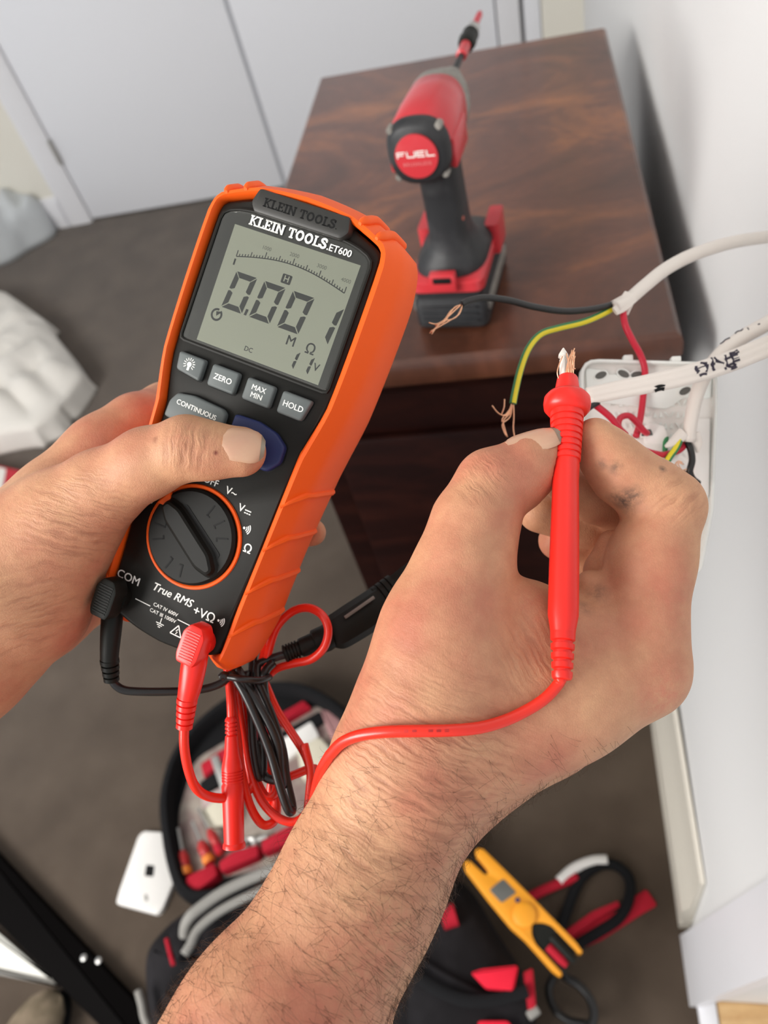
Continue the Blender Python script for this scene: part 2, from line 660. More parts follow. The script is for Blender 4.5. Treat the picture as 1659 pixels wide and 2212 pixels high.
flr = struct('floor', box((-1.4, 0.7, -0.05), (3.4, 4.6, 0.1)), M_carpet)
struct('ceiling', box((-1.4, 0.9, 2.45), (3.8, 4.6, 0.1)), M_ceil)
yw = 0.205
struct('wall_right', hexa([(0.154, yw, 0), (0.27, yw, 0), (0.33, YB + .1, 0), (XW(YB), YB + .1, 0)],
                          [(0.154, yw, 2.4), (0.27, yw, 2.4), (0.33, YB + .1, 2.4), (XW(YB), YB + .1, 2.4)]), M_wall)
# moulded skirting along the right wall: profile swept along y
prof = [(0.0, 0), (-0.016, 0), (-0.017, 0.035), (-0.012, 0.042), (-0.018, 0.055), (-0.018, 0.105), (-0.009, 0.122), (-0.006, 0.25), (0, 0.253)]
rr = [A([(XW(y) + a, y, z) for a, z in prof]) for y in (0.30, 0.6, 2.9)]
struct('baseboard_right', loft(rr), M_skirt)
# architrave at the near end of that wall
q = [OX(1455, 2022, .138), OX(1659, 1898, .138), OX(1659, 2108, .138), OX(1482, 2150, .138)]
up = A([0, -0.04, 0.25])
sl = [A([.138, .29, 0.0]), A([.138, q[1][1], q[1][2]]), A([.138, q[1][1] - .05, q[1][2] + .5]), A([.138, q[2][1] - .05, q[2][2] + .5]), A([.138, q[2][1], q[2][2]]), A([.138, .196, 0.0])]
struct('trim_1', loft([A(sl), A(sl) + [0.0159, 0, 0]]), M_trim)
# the next room's threshold and boards
struct('trim_2', box((0.161, 0.07, 0.006), (0.026, 0.265, 0.012), .003), M_trim)
for i in range(3):
    obj('floorboard', box((0.30, 0.163 - i * 0.086, 0.002), (0.25, 0.084, 0.012), .002), M_pine, flr)

# door wall: two flush doors, architraves, wall pieces with baseboard
struct('wall_back', box((-1.15, YB + 0.09, 1.2), (3.3, 0.08, 2.4)), M_wall)
d1 = struct('door_1', box((-1.408, YB + 0.02, 1.035), (0.86, 0.035, 2.05), .003), M_door)
d2 = struct('door_2', box((-0.5265, YB + 0.02, 1.035), (0.873, 0.035, 2.05), .003), M_door)
struct('trim_3', box((-0.9705, YB + 0.016, 1.03), (0.016, 0.012, 2.06)), M_gap)
struct('trim_4', loft([A([(x, y, z) for x, y in ((-1.945, YB + .045), (-1.945, YB - .006), (-1.935, YB - .014), (-1.862, YB - .012), (-1.842, YB - .002), (-1.842, YB + .045))]) for z in (0, 2.12)]), M_trim)
hg = obj('hinge', join(lathe([(0, .006), (1, .006)], (-1.838, YB - .004, .25), (-1.838, YB - .004, .35), 12), box((-1.845, YB - .004, .30), (.02, .004, .09))), M_steel, d1)
struct('trim_5', box((-0.047, YB + 0.013, 1.06), (0.075, 0.045, 2.12), .006), M_trim)
struct('trim_6', box((0.03, YB + 0.018, 1.06), (0.055, 0.03, 2.12), .006), M_door)
struct('wall_back_right', box((0.135, YB + 0.03, 1.2), (0.15, 0.05, 2.4)), M_cream)
struct('wall_back_left', box((-2.45, YB + 0.03, 1.2), (1.01, 0.05, 2.4)), M_cream)
struct('baseboard_back', loft([A([(x, YB + a, z) for a, z in ((.01, 0), (-.016, 0), (-.016, .10), (-.008, .125), (.01, .13))]) for x in (-2.95, -1.945)]), M_trim)

# ------------------------------------------------------------------ chest of drawers
ZT = 0.91
cab = root('chest_of_drawers', (-0.11, 1.0, 0), 'dark mahogany chest standing against the white wall, red drill on its top', 'chest of drawers')
top = A([(-0.347, 0.614), (0.126, 0.606), (0.126, 1.374), (-0.347, 1.402)])
rg = []
for dz, ins in ((-.036, .012), (-.032, .003), (-.022, 0.0), (-.010, 0.0), (-.004, .0015), (0, .006)):
    rg.append(lift(off2(top, ins), ZT + dz))
obj('top', loft(rg), M_mahog, cab, sharp=30)
rg = [lift(off2(top, i), ZT + z) for z, i in ((-.078, .046), (-.06, .04), (-.05, .03), (-.036, .02))]
obj('cornice', loft(rg), M_mahog2, cab)
body = off2(top, .05)
obj('carcass', loft([lift(body, .10), lift(body, ZT - .078)]), M_mahog2, cab, sharp=20)
obj('plinth', loft([lift(off2(top, i), z) for z, i in ((0, .032), (.085, .032), (.095, .038), (.105, .048))]), M_mahog2, cab)
obj('side_panel', box((-.11, .6535, .47), (.30, .012, .60), .005), M_mahog2, cab)

# ------------------------------------------------------------------ impact driver
fw = nrm([.165, .986, 0])
rtv = A([fw[1], -fw[0], 0])
DM = np.stack([rtv, fw, [0, 0, 1]], 1)
DO = A([-.0925, .655, ZT + .0005])
dr = root('impact_driver', DO, 'red and black cordless impact driver standing on the chest', 'drill', DM)


def rr4(w, l, r, c=(0, 0), n=5):
    return rpoly([(c[0] - w, c[1]), (c[0] + w, c[1]), (c[0] + w, c[1] + l), (c[0] - w, c[1] + l)], r, n)


bat = obj('battery', loft([lift(off2(rr4(.0375, .125, .010), i), z) for z, i in ((0, .004), (.004, 0), (.03, 0), (.034, .003), (.038, .003), (.05, .002))]), M_dblk, dr, True)
for sx in (-1, 1):
    obj('battery_rail', box((sx * .0372, .06, .022), (.006, .10, .012), .002), M_dgrey, bat, True)
obj('battery_ridge', join(*[box((0, -.0005, .012 + i * .008), (.058, .004, .003), .001) for i in range(3)]), M_dblk, bat, True)
obj('release_band', loft([lift(off2(rr4(.0385, .118, .012, (0, -.002)), i), z) for z, i in ((.044, .003), (.046, .001), (.056, .001), (.058, .004))]), M_dred, dr, True)
lt = obj('release_latch', box((0, -.003, .060), (.026, .010, .020), .002), M_dred, dr, True)
obj('latch_slot', box((0, -.0065, .064), (.018, .006, .006), .001), M_groove, lt, True)
for sx in (-1, 1):
    obj('foot_guard', loft([lift(rr4(.007, .038, .004, (sx * .035, .072)), z) for z in (.04, .068, .072)]), M_dred, dr, True)
# foot flares into the handle
rg = []
for z, w, l, c in ((.056, .036, .110, .004), (.063, .035, .104, .005), (.070, .031, .088, .008), (.076, .025, .068, .012), (.083, .0205, .054, .015), (.095, .0190, .048, .016), (.125, .0185, .046, .016), (.150, .0185, .046, .014), (.168, .020, .050, .008)):
    rg.append(lift(rr4(w, l, min(w, l / 2) * .95, (.0030 * min(1, (z - .056) / .03), c), 6), z))
obj('handle', loft(rg), M_dblk, dr, True, sharp=60)
obj('trigger', box((0, .066, .150), (.016, .014, .026), .004), M_dred, dr, True)
obj('worn_spot', lathe([(0, .0035), (1, .002)], (.0195, .028, .108), (.0212, .028, .108), 12), mat('worn_red_print', (.5, .12, .08), .5), dr, True)
# head: barrel along y
hz = .186


HX = -.003                 # the head sits a little off the handle axis


def yring(y, rx, rz, cz=hz, n=32, e=0.8):
    th = np.linspace(0, 2 * np.pi, n, endpoint=False)
    c, s = np.cos(th), np.sin(th)
    return np.column_stack([HX + rx * np.sign(c) * abs(c) ** e, np.full(n, y), cz + rz * np.sign(s) * abs(s) ** e])


obj('motor_housing', loft([yring(*a) for a in ((.008, .026, .027), (.012, .0285, .029), (.045, .0285, .030), (.06, .0275, .030), (.085, .0265, .029), (.088, .025, .027))]), M_dred, dr, True)
obj('gear_case', loft([yring(*a) for a in ((.086, .0255, .0275), (.092, .0275, .0285), (.10, .0265, .0275), (.118, .020, .021), (.128, .0135, .0145), (.130, .011, .0115))]), M_dgrey, dr, True)
cap = obj('rear_cap', loft([yring(*a) for a in ((-.004, .0215, .0225), (-.001, .0255, .0265), (.004, .028, .0285), (.009, .028, .0285), (.011, .026, .027))]), M_dblk, dr, True)
bd = obj('badge', loft([yring(-.0062, .0178, .0180, e=1.0), yring(-.0060, .0188, .0190, e=1.0), yring(-.003, .0188, .0190, e=1.0)]), M_dred, dr, True, sharp=60)
TX = A([[1, 0, 0], [0, 0, -1], [0, 1, 0]]).T
TXm = A([[1, 0, 0], [0, 0, 1], [0, 1, 0]])


def on_back(vf, x, z, y):
    v, f = vf
    return np.column_stack([v[:, 0] + x, np.full(len(v), y) - v[:, 2], v[:, 1] + z]), f


# squared techno letters for the badge
def strokes(gl, w):
    return join(*[ribbon(l, w, 0) for l in gl])


def seg(a, b):
    return [a, b]


LET = {'F': [[(0, 0), (0, 1)], [(0, .92), (1, .92)], [(0, .5), (.8, .5)]], 'U': [[(0, 1), (0, .08)], [(-.05, .08), (1.05, .08)], [(1, .08), (1, 1)]],
       'E': [[(0, 0), (0, 1)], [(0, .92), (1, .92)], [(0, .5), (.9, .5)], [(0, .08), (1, .08)]], 'L': [[(0, 1), (0, .08)], [(-.05, .08), (1, .08)]]}
vf = []
for i, ch in enumerate('FUEL'):
    for l in LET[ch]:
        vf.append(ribbon(A(l) * [.0068, .0052] + [-.0163 + i * .0087 + HX, -.001], .0011, 0))
obj('lettering', on_back(join(*vf), 0, hz + .001, -.0066), M_white, cap, True, label='white badge lettering')
obj('lettering', on_back(text('BRUSHLESS', .0042, .0, space=1.25), HX, hz - .0060, -.0066), mat('faint_badge_print', (.75, .25, .25), .5), cap, True, label='faint small badge lettering')
for sx, sz in ((-1, 1), (1, 1), (-1, -1), (1, -1)):
    obj('screw', lathe([(0, .0034), (.8, .0034), (1, .0022)], (HX + sx * .0210, .008, hz + sz * .0205), (HX + sx * .0210, -.0008, hz + sz * .0205), 12), M_dgrey, cap, True)
obj('side_panel', box((.0275 + HX, .035, hz - .008), (.006, .05, .026), .0025), M_dred, dr, True)
obj('side_panel', box((-.0275 + HX, .035, hz - .008), (.006, .05, .026), .0025), M_dred, dr, True)
obj('chuck', lathe([(0, .0105), (.3, .0105), (.32, .0115), (1, .010)], (HX, .128, hz), (HX, .148, hz), 20), M_dgrey, dr, True)
bit = obj('bit_shank', lathe([(0, .0034), (1, .0034)], (HX, .146, hz), (HX, .215, hz), 6), M_dblk, dr, True, sharp=20)
obj('bit_sleeve', lathe([(0, .0036), (.05, .0056), (.95, .0056), (1, .004)], (HX, .196, hz), (HX, .222, hz), 16), M_dred, bit, True)
obj('bit_collar', lathe([(0, .005), (.1, .0085), (.4, .0095), (.55, .0075), (.9, .0088), (1, .006)], (HX, .220, hz), (HX, .252, hz), 16), M_blkplug, bit, True)
obj('magnet_sleeve', lathe([(0, .007), (.8, .007), (1, .005)], (HX, .252, hz), (HX, .268, hz), 16), M_steel, bit, True)
obj('screw_bit', lathe([(0, .0035), (.8, .0035), (1, .001)], (HX, .266, hz), (HX, .31, hz), 6), M_wired, bit, True, sharp=20)

# ------------------------------------------------------------------ insulation tester
def rod(r):
    r = A(r)
    t = np.linalg.norm(r)
    k = r / t
    K = A([[0, -k[2], k[1]], [k[2], 0, -k[0]], [-k[1], k[0], 0]])
    return np.eye(3) + math.sin(t) * K + (1 - math.cos(t)) * K @ K


MRc = A([[0.89718879, 0.34921081, -0.27037769], [-0.3706583, 0.9282501, -0.03105101], [0.24013477, 0.12807636, 0.96225347]])
MT = A([-0.0813, -0.0106, -0.33])
MR = RC @ MRc
MO = CAM + RC @ MT
mm = root('insulation_tester', MO, 'orange and black handheld insulation tester gripped in the hand, screen reading 0.001', 'multimeter', MR)


def MP(u, v, z=0.0):       # local point of the tester at level z seen at pixel (u, v)
    d = A([(u - W / 2) / F, -(v - H / 2) / F, -1])
    n = MRc[:, 2]
    p0 = MT + n * z
    return MRc.T @ (d * ((p0 @ n) / (d @ n)) - MT)


def ML2W(p):
    return MO + MR @ A(p)


def mobj(name, vf, m, parent=mm, **k):
    return obj(name, vf, m, parent, True, **k)


mil = lambda l: A(l, dtype=float) * .001
FACE = mil([(0, -49.3), (12, -48.3), (22, -46), (28, -42.6), (29.6, -37), (30, -22), (31.4, 8), (33, 47), (33.8, 52), (37.4, 70), (38, 100), (37.6, 131), (34.5, 136.5), (20, 141.8), (0, 143.5)])
INNER = mil([(0, -43), (13, -44), (24, -44.5), (29.6, -41.5), (30.2, -33), (30.6, -20), (31.9, 8), (33.4, 48), (34.2, 53), (37.9, 71), (38.5, 100), (38, 131.6), (35, 137.4), (20, 143), (0, 144.6)])
OUTER = mil([(0, -47), (13, -50), (25, -53.5), (34, -49.5), (37.4, -34), (38, -15), (38.8, 8), (41.4, 40), (42.6, 50), (45.6, 72), (46.6, 100), (46.4, 128), (42, 141.5), (24, 149.6), (0, 152.2)])
INZ = mil([-16, -14, -6, 0.4, 1.2, 1.6, 1.8, 1.8, 1.8, 1.8, 1.8, 1.8, 1.8, 1.8, 1.8])


def full(half):            # mirrored, anticlockwise from the bottom centre
    h = A(half)
    l = h[1:-1][::-1] * [-1, 1]
    return np.vstack([h, l])


def refine(p, n=4):        # closed Catmull-Rom keeping the control points
    p = A(p)
    N = len(p)
    out = []
    for i in range(N):
        a, b, c, d = p[i - 1], p[i], p[(i + 1) % N], p[(i + 2) % N]
        # soften: blend of spline and chord keeps the corners firm
        for t in np.linspace(0, 1, n, endpoint=False):
            s = 0.5 * (2 * b + (c - a) * t + (2 * a - 5 * b + 4 * c - d) * t * t + (3 * b - a - 3 * c + d) * t ** 3)
            out.append(.6 * s + .4 * (b + (c - b) * t))
    return A(out)


fin, fout, fface = refine(full(INNER)), refine(full(OUTER)), refine(full(FACE))
zin = refine(np.column_stack([np.concatenate([INZ, INZ[1:-1][::-1]]), np.zeros(28)]))[:, 0]


def brings():
    R_ = []
    def mixr(s, z, sc=None):
        p = fin * (1 - s) + fout * s
        if sc:
            p = (p - [0, .05]) * sc + [0, .05]
        return np.column_stack([p, z])
    R_.append(mixr(0.0, np.minimum(zin, 0) - .004))
    R_.append(mixr(0.0, zin))
    R_.append(mixr(0.12, zin + .0012))
    R_.append(mixr(0.30, zin + .0010))
    R_.append(mixr(0.80, np.minimum(zin, 0) - .0055))
    R_.append(mixr(0.95, np.minimum(zin, 0) * .6 - .009))
    R_.append(mixr(1.0, np.full(len(fin), -.018)))
    R_.append(mixr(1.0, np.full(len(fin), -.030)))
    R_.append(mixr(1.0, np.full(len(fin), -.039), .955))
    R_.append(mixr(1.0, np.full(len(fin), -.0435), .88))
    R_.append(mixr(1.0, np.full(len(fin), -.045), .70))
    return R_


BR = brings()
boot = mobj('rubber_boot', loft(BR, caps=(False, True)), M_orange, sharp=50)
body = mobj('body', loft([np.column_stack([off2(fface, .0012), np.full(len(fface), -.03)]), np.column_stack([fface, np.full(len(fface), -.010)]), np.column_stack([fface, np.full(len(fface), -.0012)]), np.column_stack([off2(fface, .0012), np.zeros(len(fface))])]), M_black, sharp=45)


def boot_pt(side, y, s):    # s: 0 inner edge .. 1 widest .. 1.6 further round the side
    rings = [BR[1], BR[2], BR[3], BR[4], BR[5], BR[6], BR[7], BR[8]]
    ss = [0, .08, .22, .55, .72, 1.0, 1.4, 1.8]
    pts = []
    for r_ in rings:
        k = (r_[:, 0] * side > .02) & (r_[:, 1] > -.040) & (r_[:, 1] < .14)
        q_ = r_[k]
        o = np.argsort(q_[:, 1])
        q_ = q_[o]
        pts.append([np.interp(y, q_[:, 1], q_[:, 0]), y, np.interp(y, q_[:, 1], q_[:, 2])])
    pts = A(pts)
    return A([np.interp(s, ss, pts[:, j]) for j in range(3)])


for side in (1, -1):
    for y0 in (.0355, .0158, -.004, -.024):
        ctrl = [boot_pt(side, y0 - .0085 + dy, s) for s, dy in ((.10, 0), (.30, .003), (.52, .0065), (.60, .0073), (.8, .0078), (1.0, .0084), (1.3, .0088), (1.6, .009))]
        p = cat(ctrl, 4)
        mobj('grip_rib', tube(p, np.concatenate([np.linspace(.0006, .0015, 8), np.full(len(p) - 8, .0015)]), 8), M_orange, boot)
        p2 = cat([boot_pt(side, y0 - .0135 + dy, s) for s, dy in ((.10, 0), (.30, .003), (.52, .0065), (.60, .0073), (.8, .0078), (1.0, .0084), (1.3, .0088), (1.6, .009))], 4)


def boot_top(x, s):
    pts = []
    for r_ in BR[1:8]:
        q_ = r_[(r_[:, 1] > .125)]
        q_ = q_[np.argsort(q_[:, 0])]
        pts.append([x * (1 + .08 * s), np.interp(x * (1 + .08 * s), q_[:, 0], q_[:, 1]), np.interp(x * (1 + .08 * s), q_[:, 0], q_[:, 2])])
    pts = A(pts)
    return A([np.interp(s, [0, .08, .22, .55, .72, 1.0, 1.4], pts[:, k]) for k in range(3)])


for nx_ in (-.0345, -.0265, .0250, .0335):
    pp = cat([boot_top(nx_, s) + [0, 0, .0004] for s in (.16, .3, .5, .7, .9, 1.1)], 4)
    mobj('corner_nub', tube(pp, np.concatenate([np.linspace(.0008, .0022, 6), np.full(len(pp) - 6, .0022)]), 10), M_orange, boot)

# name bar at the top
npo = rpoly(mil([(-22.5, 138.6), (-20, 135), (20, 135), (22.8, 138.4), (21, 144.4), (-20.5, 144.8)]), .0012, 3)
nb = mobj('name_bar', slab(npo, -.004, .0042, .0014), M_bar)


KT = {  # slab-serif capitals: thick strokes, serifs drawn as short bars (unit cap height)
    'K': (.92, [[(.2, 0), (.2, 1)], [(.22, .42), (.74, .95)], [(.38, .55), (.76, .05)]], [(0, .42, 0), (0, .42, 1), (.56, .96, 0), (.56, .92, 1)]),
    'L': (.76, [[(.2, 0), (.2, 1)], [(.2, .08), (.70, .08)], [(.68, .02), (.68, .34)]], [(0, .42, 1), (0, .5, 0)]),
    'E': (.78, [[(.2, 0), (.2, 1)], [(.2, .92), (.68, .92)], [(.2, .5), (.52, .5)], [(.2, .08), (.70, .08)], [(.67, .7), (.67, .98)], [(.68, .02), (.68, .3)], [(.52, .38), (.52, .62)]], [(0, .4, 1), (0, .4, 0)]),
    'I': (.5, [[(.24, 0), (.24, 1)]], [(.02, .46, 0), (.02, .46, 1)]),
    'N': (.98, [[(.18, 0), (.18, 1)], [(.2, .95), (.74, .06)], [(.76, 0), (.76, 1)]], [(0, .36, 0), (0, .34, 1), (.6, .94, 1)]),
    'T': (.84, [[(.41, 0), (.41, 1)], [(.04, .92), (.78, .92)], [(.06, .66), (.06, .98)], [(.76, .66), (.76, .98)]], [(.2, .62, 0)]),
    'O': (.98, [[(.46 + .33 * math.cos(t), .5 + .41 * math.sin(t)) for t in np.linspace(0, 2 * math.pi, 21)]], []),
    'S': (.74, [cat([(.60, .70), (.58, .86), (.36, .93), (.14, .84), (.13, .68), (.34, .54), (.56, .40), (.58, .2), (.36, .07), (.12, .15), (.08, .30)], 3).tolist(), [(.62, .64), (.62, .94)], [(.06, .06), (.06, .36)]], []),
    '.': (.3, [[(.08, .09), (.22, .09)]], []), ' ': (.42, [], [])}


def slab_text(s, width, h, wgt=.24):
    tot = sum(KT[c][0] for c in s)
    k = width / (tot * h)
    x, vf = 0.0, []
    for c in s:
        a, st, se = KT[c]
        for l in st:
            thin = wgt * (1.0 if len(l) > 2 or abs(l[0][0] - l[1][0]) < .02 and abs(l[0][1] - l[1][1]) > .5 else .62)
            p = A(l, dtype=float)
            vf.append(ribbon((p + [x, 0]) * [h * k, h], thin * h, 0))
        for x0, x1, y in se:
            yy = .07 if y == 0 else .93
            vf.append(ribbon((A([(x0, yy), (x1, yy)]) + [x, 0]) * [h * k, h], .14 * h, 0))
        x += a
    v, f = join(*vf)
    return v - [width / 2, h / 2, 0], f


mobj('lettering', tf(slab_text('KLEIN TOOLS.', .034, .0036, .2), None, A([0.0005, .1398, .0043])), M_groove, nb, label='raised black maker name')

# display: bezel window, lcd, segments, clear pane
glo = rpoly(mil([(-35.2, 77), (35.2, 77), (34.6, 131.5), (28, 134.4), (20.5, 135.6), (-20.5, 135.6), (-28, 134.8), (-34.8, 132)]), [.002, .002, .003, .004, .001, .001, .004, .003], 3)
dsp = mobj('display', slab(glo, -.001, .0005, .0), M_bezel)
rim = [lift(off2(glo, i), z) for i, z in ((-.0008, -.0005), (-.0008, .0012), (-.0001, .0014), (.0004, .0012), (.0004, .0))]
mobj('window_rim', loft(rim, caps=(False, False)), M_black, dsp, sharp=30)
LX, LY0, LY1 = .0292, .0787, .1286
mobj('lcd_panel', rect2(-.0279, LY0, .0305, LY1, .00062), M_lcd, dsp)
SEGZ = .00070
sk = math.tan(math.radians(6))


def slant(vf, y0):
    v, f = vf
    v = v.copy()
    v[:, 0] += (v[:, 1] - y0) * sk
    return v, f


def seven(x, y, w, h, t, on):
    hw, m = t / 2, y + h / 2
    g = t * .14
    D = {'a': [(x + g, y + h), (x + w - g, y + h), (x + w - t - g * .2, y + h - t), (x + t + g * .2, y + h - t)], 'd': [(x + g, y), (x + t + g, y + t), (x + w - t - g, y + t), (x + w - g, y)],
         'f': [(x, y + h - g), (x + t, y + h - t - g), (x + t, m + hw * .9), (x + hw * .8, m + g), (x, m + g * 1.6)], 'b': [(x + w, y + h - g), (x + w, m + g * 1.6), (x + w - hw * .8, m + g), (x + w - t, m + hw * .9), (x + w - t, y + h - t - g)],
         'e': [(x, y + g), (x, m - g * 1.6), (x + hw * .8, m - g), (x + t, m - hw * .9), (x + t, y + t + g)], 'c': [(x + w, y + g), (x + w - t, y + t + g), (x + w - t, m - hw * .9), (x + w - hw * .8, m - g), (x + w, m - g * 1.6)]}
    return [ngon(D[c], SEGZ) for c in on]


dig = []
yd, hd, wd_, td = .0950, .0158, .0100, .0023
for i, on in enumerate(('abcdef', 'abcdef', 'abcdef', 'bc')):
    dig += seven(-.0219 + i * .01345, yd, wd_, hd, td, on)
dig.append(rect2(-.0109, yd, -.0097, yd + .0026, SEGZ))
mobj('main_digits', slant(join(*dig), yd), M_seg, dsp, label='grey liquid crystal digits 0.001')
sm = seven(.0140, .0811, .0040, .0076, .0012, 'bc') + seven(.0207, .0811, .0040, .0076, .0012, 'bc')
mobj('small_digits', slant(join(*sm), .082), M_seg, dsp, label='small digits 11')
for s_, sz_, x_, y_ in (('V', .0044, .0272, .0850), ('M', .0056, .0130, .0914), ('\u03a9', .0060, .0222, .0910), ('DC', .0028, -.0037, .0823)):
    mobj('unit_mark', tf(text(s_, sz_, .01), None, A([x_, y_, SEGZ])), M_seg, dsp)
mobj('hold_box', ngon(rpoly([(.0000, .1123), (.0044, .1123), (.0044, .1161), (.0000, .1161)], .0005), SEGZ), M_seg, dsp)
mobj('hold_mark', tf(text('H', .0036, .012), None, A([.0022, .1142, SEGZ + .00006])), M_lcd, dsp)
# timer mark: open circle with a hand
th = np.linspace(math.radians(60), math.radians(395), 22)
mobj('timer_mark', join(ribbon(A([-.0227, .0913]) + .00225 * np.stack([np.cos(th + .3), np.sin(th + .3)], 1), .0009, SEGZ), ngon([(-.0227, .0907), (-.0205, .0931), (-.0233, .0926)], SEGZ)), M_seg, dsp)
# bar-graph scale
bg = []
arc = lambda t: A([-.0226 + t * .0505, .1164 + .0040 * math.sin(math.pi * t)])
bg.append(ribbon(A([arc(t) for t in np.linspace(0, 1, 30)]), .0004, SEGZ))
for i in range(41):
    p = arc(i / 40)
    h_ = .0026 if i % 10 == 0 else (.0021 if i % 5 == 0 else .0011)
    bg.append(rect2(p[0] - .00020, p[1], p[0] + .00020, p[1] + h_, SEGZ))
bg.append(rect2(-.0230, .1128, -.0222, .1154, SEGZ))
mobj('bar_scale', join(*bg), M_seg, dsp)
nm_ = [tf(text(s, .0022), None, A([x, y, SEGZ])) for s, x, y in (('1000', -.0106, .1233), ('2000', .0021, .1242), ('3000', .0150, .1233), ('4000', .0268, .1212))]
mobj('scale_numbers', join(*nm_), M_segd, dsp)
mobj('clear_pane', slab(off2(glo, .0009), .00085, .00125, .0), M_glass, dsp)

# printed and moulded lettering
kt = slab_text('KLEIN TOOLS.', .0372, .0041, .23)
mobj('lettering', tf(kt, None, A([-.0030, .1321, .00132])), M_white, label='white maker name')
mobj('lettering', tf(text('ET600', .0039, .012), None, A([.0205, .1313, .00132])), M_white, label='white model number')
# four small buttons, their marks
for x, s in ((-.0262, 'bulb'), (-.0094, 'ZERO'), (.0076, 'MAX\nMIN'), (.0243, 'HOLD')):
    w_, h_ = .0066, .0047
    if s == 'bulb':
        o_ = [(-w_ + .001, -h_ + .0016), (w_, -h_), (w_, h_), (-w_, h_)]
    elif s == 'HOLD':
        o_ = [(-w_, -h_), (w_ - .0016, -h_), (w_ + .0005, h_), (-w_, h_)]
    else:
        o_ = [(-w_, -h_), (w_, -h_), (w_, h_), (-w_, h_)]
    o2 = rpoly(A(o_) + [x, .0673], .0014, 4)
    mobj('button_recess', slab(off2(o2, -.0005), -.0006, .00012), M_groove)
    b_ = mobj('push_button', slab(o2, -.001, .0027, .0009), M_btn, sharp=50)
    if s == 'bulb':
        g = [disc2((x, .0679), .0011, .00278, 14), rect2(x - .00055, .0653, x + .00055, .0669, .00278)]
        for a_ in np.linspace(-35, 215, 11):
            c_ = A([math.cos(math.radians(a_)), math.sin(math.radians(a_))])
            g.append(ribbon(A([A([x, .0679]) + c_ * .0016, A([x, .0679]) + c_ * .0028]), .00034, .00278))
        mobj('bulb_mark', join(*g), M_white, b_)
    else:
        t_ = text(s, .0034 if s != 'MAX\nMIN' else .0031, .012)
        v_ = t_[0]
        v_ = v_ - [(v_[:, 0].max() + v_[:, 0].min()) / 2, (v_[:, 1].max() + v_[:, 1].min()) / 2, 0]
        mobj('lettering', (v_ + [x, .0673, .00278], t_[1]), M_white, b_)
co_ = rpoly(mil([(-30.4, 44), (-8, 41), (-2.6, 45), (-2.8, 54), (-5, 55.6), (-20, 56.4), (-27.5, 55), (-30, 51)]), .0012, 4)
mobj('button_recess', slab(off2(co_, -.0006), -.0006, .00012), M_groove)
b_ = mobj('continuous_button', slab(co_, -.001, .0027, .0009), M_btn, sharp=50)
mobj('lettering', tf(text('CONTINUOUS', .0030, .014), rot2(-.03), A([-.0164, .0512, .00278])), M_white, b_)
te_ = rpoly(mil([(0.8, 42), (10, 38.2), (22.5, 38.2), (27, 43.5), (26.8, 50.5), (21, 54.6), (12, 56.4), (1, 55.8)]), .0014, 4)
mobj('button_recess', slab(off2(te_, -.0007), -.0006, .00012), M_groove)
mobj('test_button', slab(te_, -.001, .0030, .001), M_navy, sharp=50, label='navy blue test button')

# rotary dial
dl = mobj('dial', lathe([(0, .0206), (.7, .0206), (1, .0195)], (0, 0, -.001), (0, 0, .0032), 48), M_dial)
th = np.linspace(0, 2 * math.pi, 65)
c2 = np.stack([np.cos(th), np.sin(th)], 1)
rg = [np.column_stack([c2[:-1] * r_, np.full(64, z_)]) for r_, z_ in ((.0207, -.0005), (.0209, .0006), (.0215, .0010), (.0224, .0008), (.0228, -.0003))]
mobj('dial_ring', loft(rg, caps=(False, False)), M_orange, dl)
pa = math.atan2(.0106, -.0159)
u_ = A([math.cos(pa), math.sin(pa)])
w2 = A([-u_[1], u_[0]])
mobj('pointer', slab(rpoly(A([u_ * .0208 + w2 * .0040, u_ * .0208 - w2 * .0040, u_ * .0150]), .0006, 3), .002, .0040, .0004), M_orange, dl)
bar = A([u_ * .0186 + w2 * .0026, u_ * .0120 + w2 * .0052, -u_ * .0120 + w2 * .0052, -u_ * .0190 + w2 * .0022, -u_ * .0190 - w2 * .0022, -u_ * .0120 - w2 * .0052, u_ * .0120 - w2 * .0052, u_ * .0186 - w2 * .0026])
bo = rpoly(bar, .002, 4)
mobj('dial_grip', loft([lift(off2(bo, -.001), .003), lift(off2(bo, .0002), .0040), lift(off2(bo, .0010), .0060), lift(off2(bo, .0020), .0066)]), M_dial, dl, sharp=25)
mobj('dial_grip_edge', slab(rpoly(A([w2 * -.0050 + u_ * .013, w2 * -.0050 - u_ * .0150, w2 * -.0075 - u_ * .014, w2 * -.0072 + u_ * .012]), .001, 3), .0030, .0034), M_groove, dl)
for a_ in (20, 45, 70, 182, 205, 250, 275, 340):
    c_ = A([math.cos(math.radians(a_)), math.sin(math.radians(a_))])
    n_ = A([-c_[1], c_[0]])
    mobj('dial_tick', join(ribbon(A([c_ * .0125, c_ * .0178]), .0007, .00335), ribbon(A([c_ * .0125 - n_ * .0015, c_ * .0125 + n_ * .0003]), .0006, .00335)), M_groove, dl)


def ltr(s, u, v, size, bold=.008, shear=0.0, label=None):
    c = MP(u, v)
    mobj('lettering', tf(text(s, size, bold, shear), None, A([c[0], c[1], .00016])), M_white, label=label)


ltr('1kV', 321, 1078, .0042)
ltr('500V', 336, 1051, .0042)
ltr('250V', 378, 1038, .0042)
ltr('OFF', 456, 1040, .0042)
ltr('V~', 500, 1063, .0046)
c = MP(527, 1100)
mobj('lettering', join(tf(text('V', .0046, .008), None, A([c[0] - .0012, c[1], .00016])), rect2(c[0] + .0006, c[1] - .0002, c[0] + .0036, c[1] + .0003, .00016), *[rect2(c[0] + .0006 + i * .0011, c[1] - .0014, c[0] + .0014 + i * .0011, c[1] - .0009, .00016) for i in range(3)]), M_white)


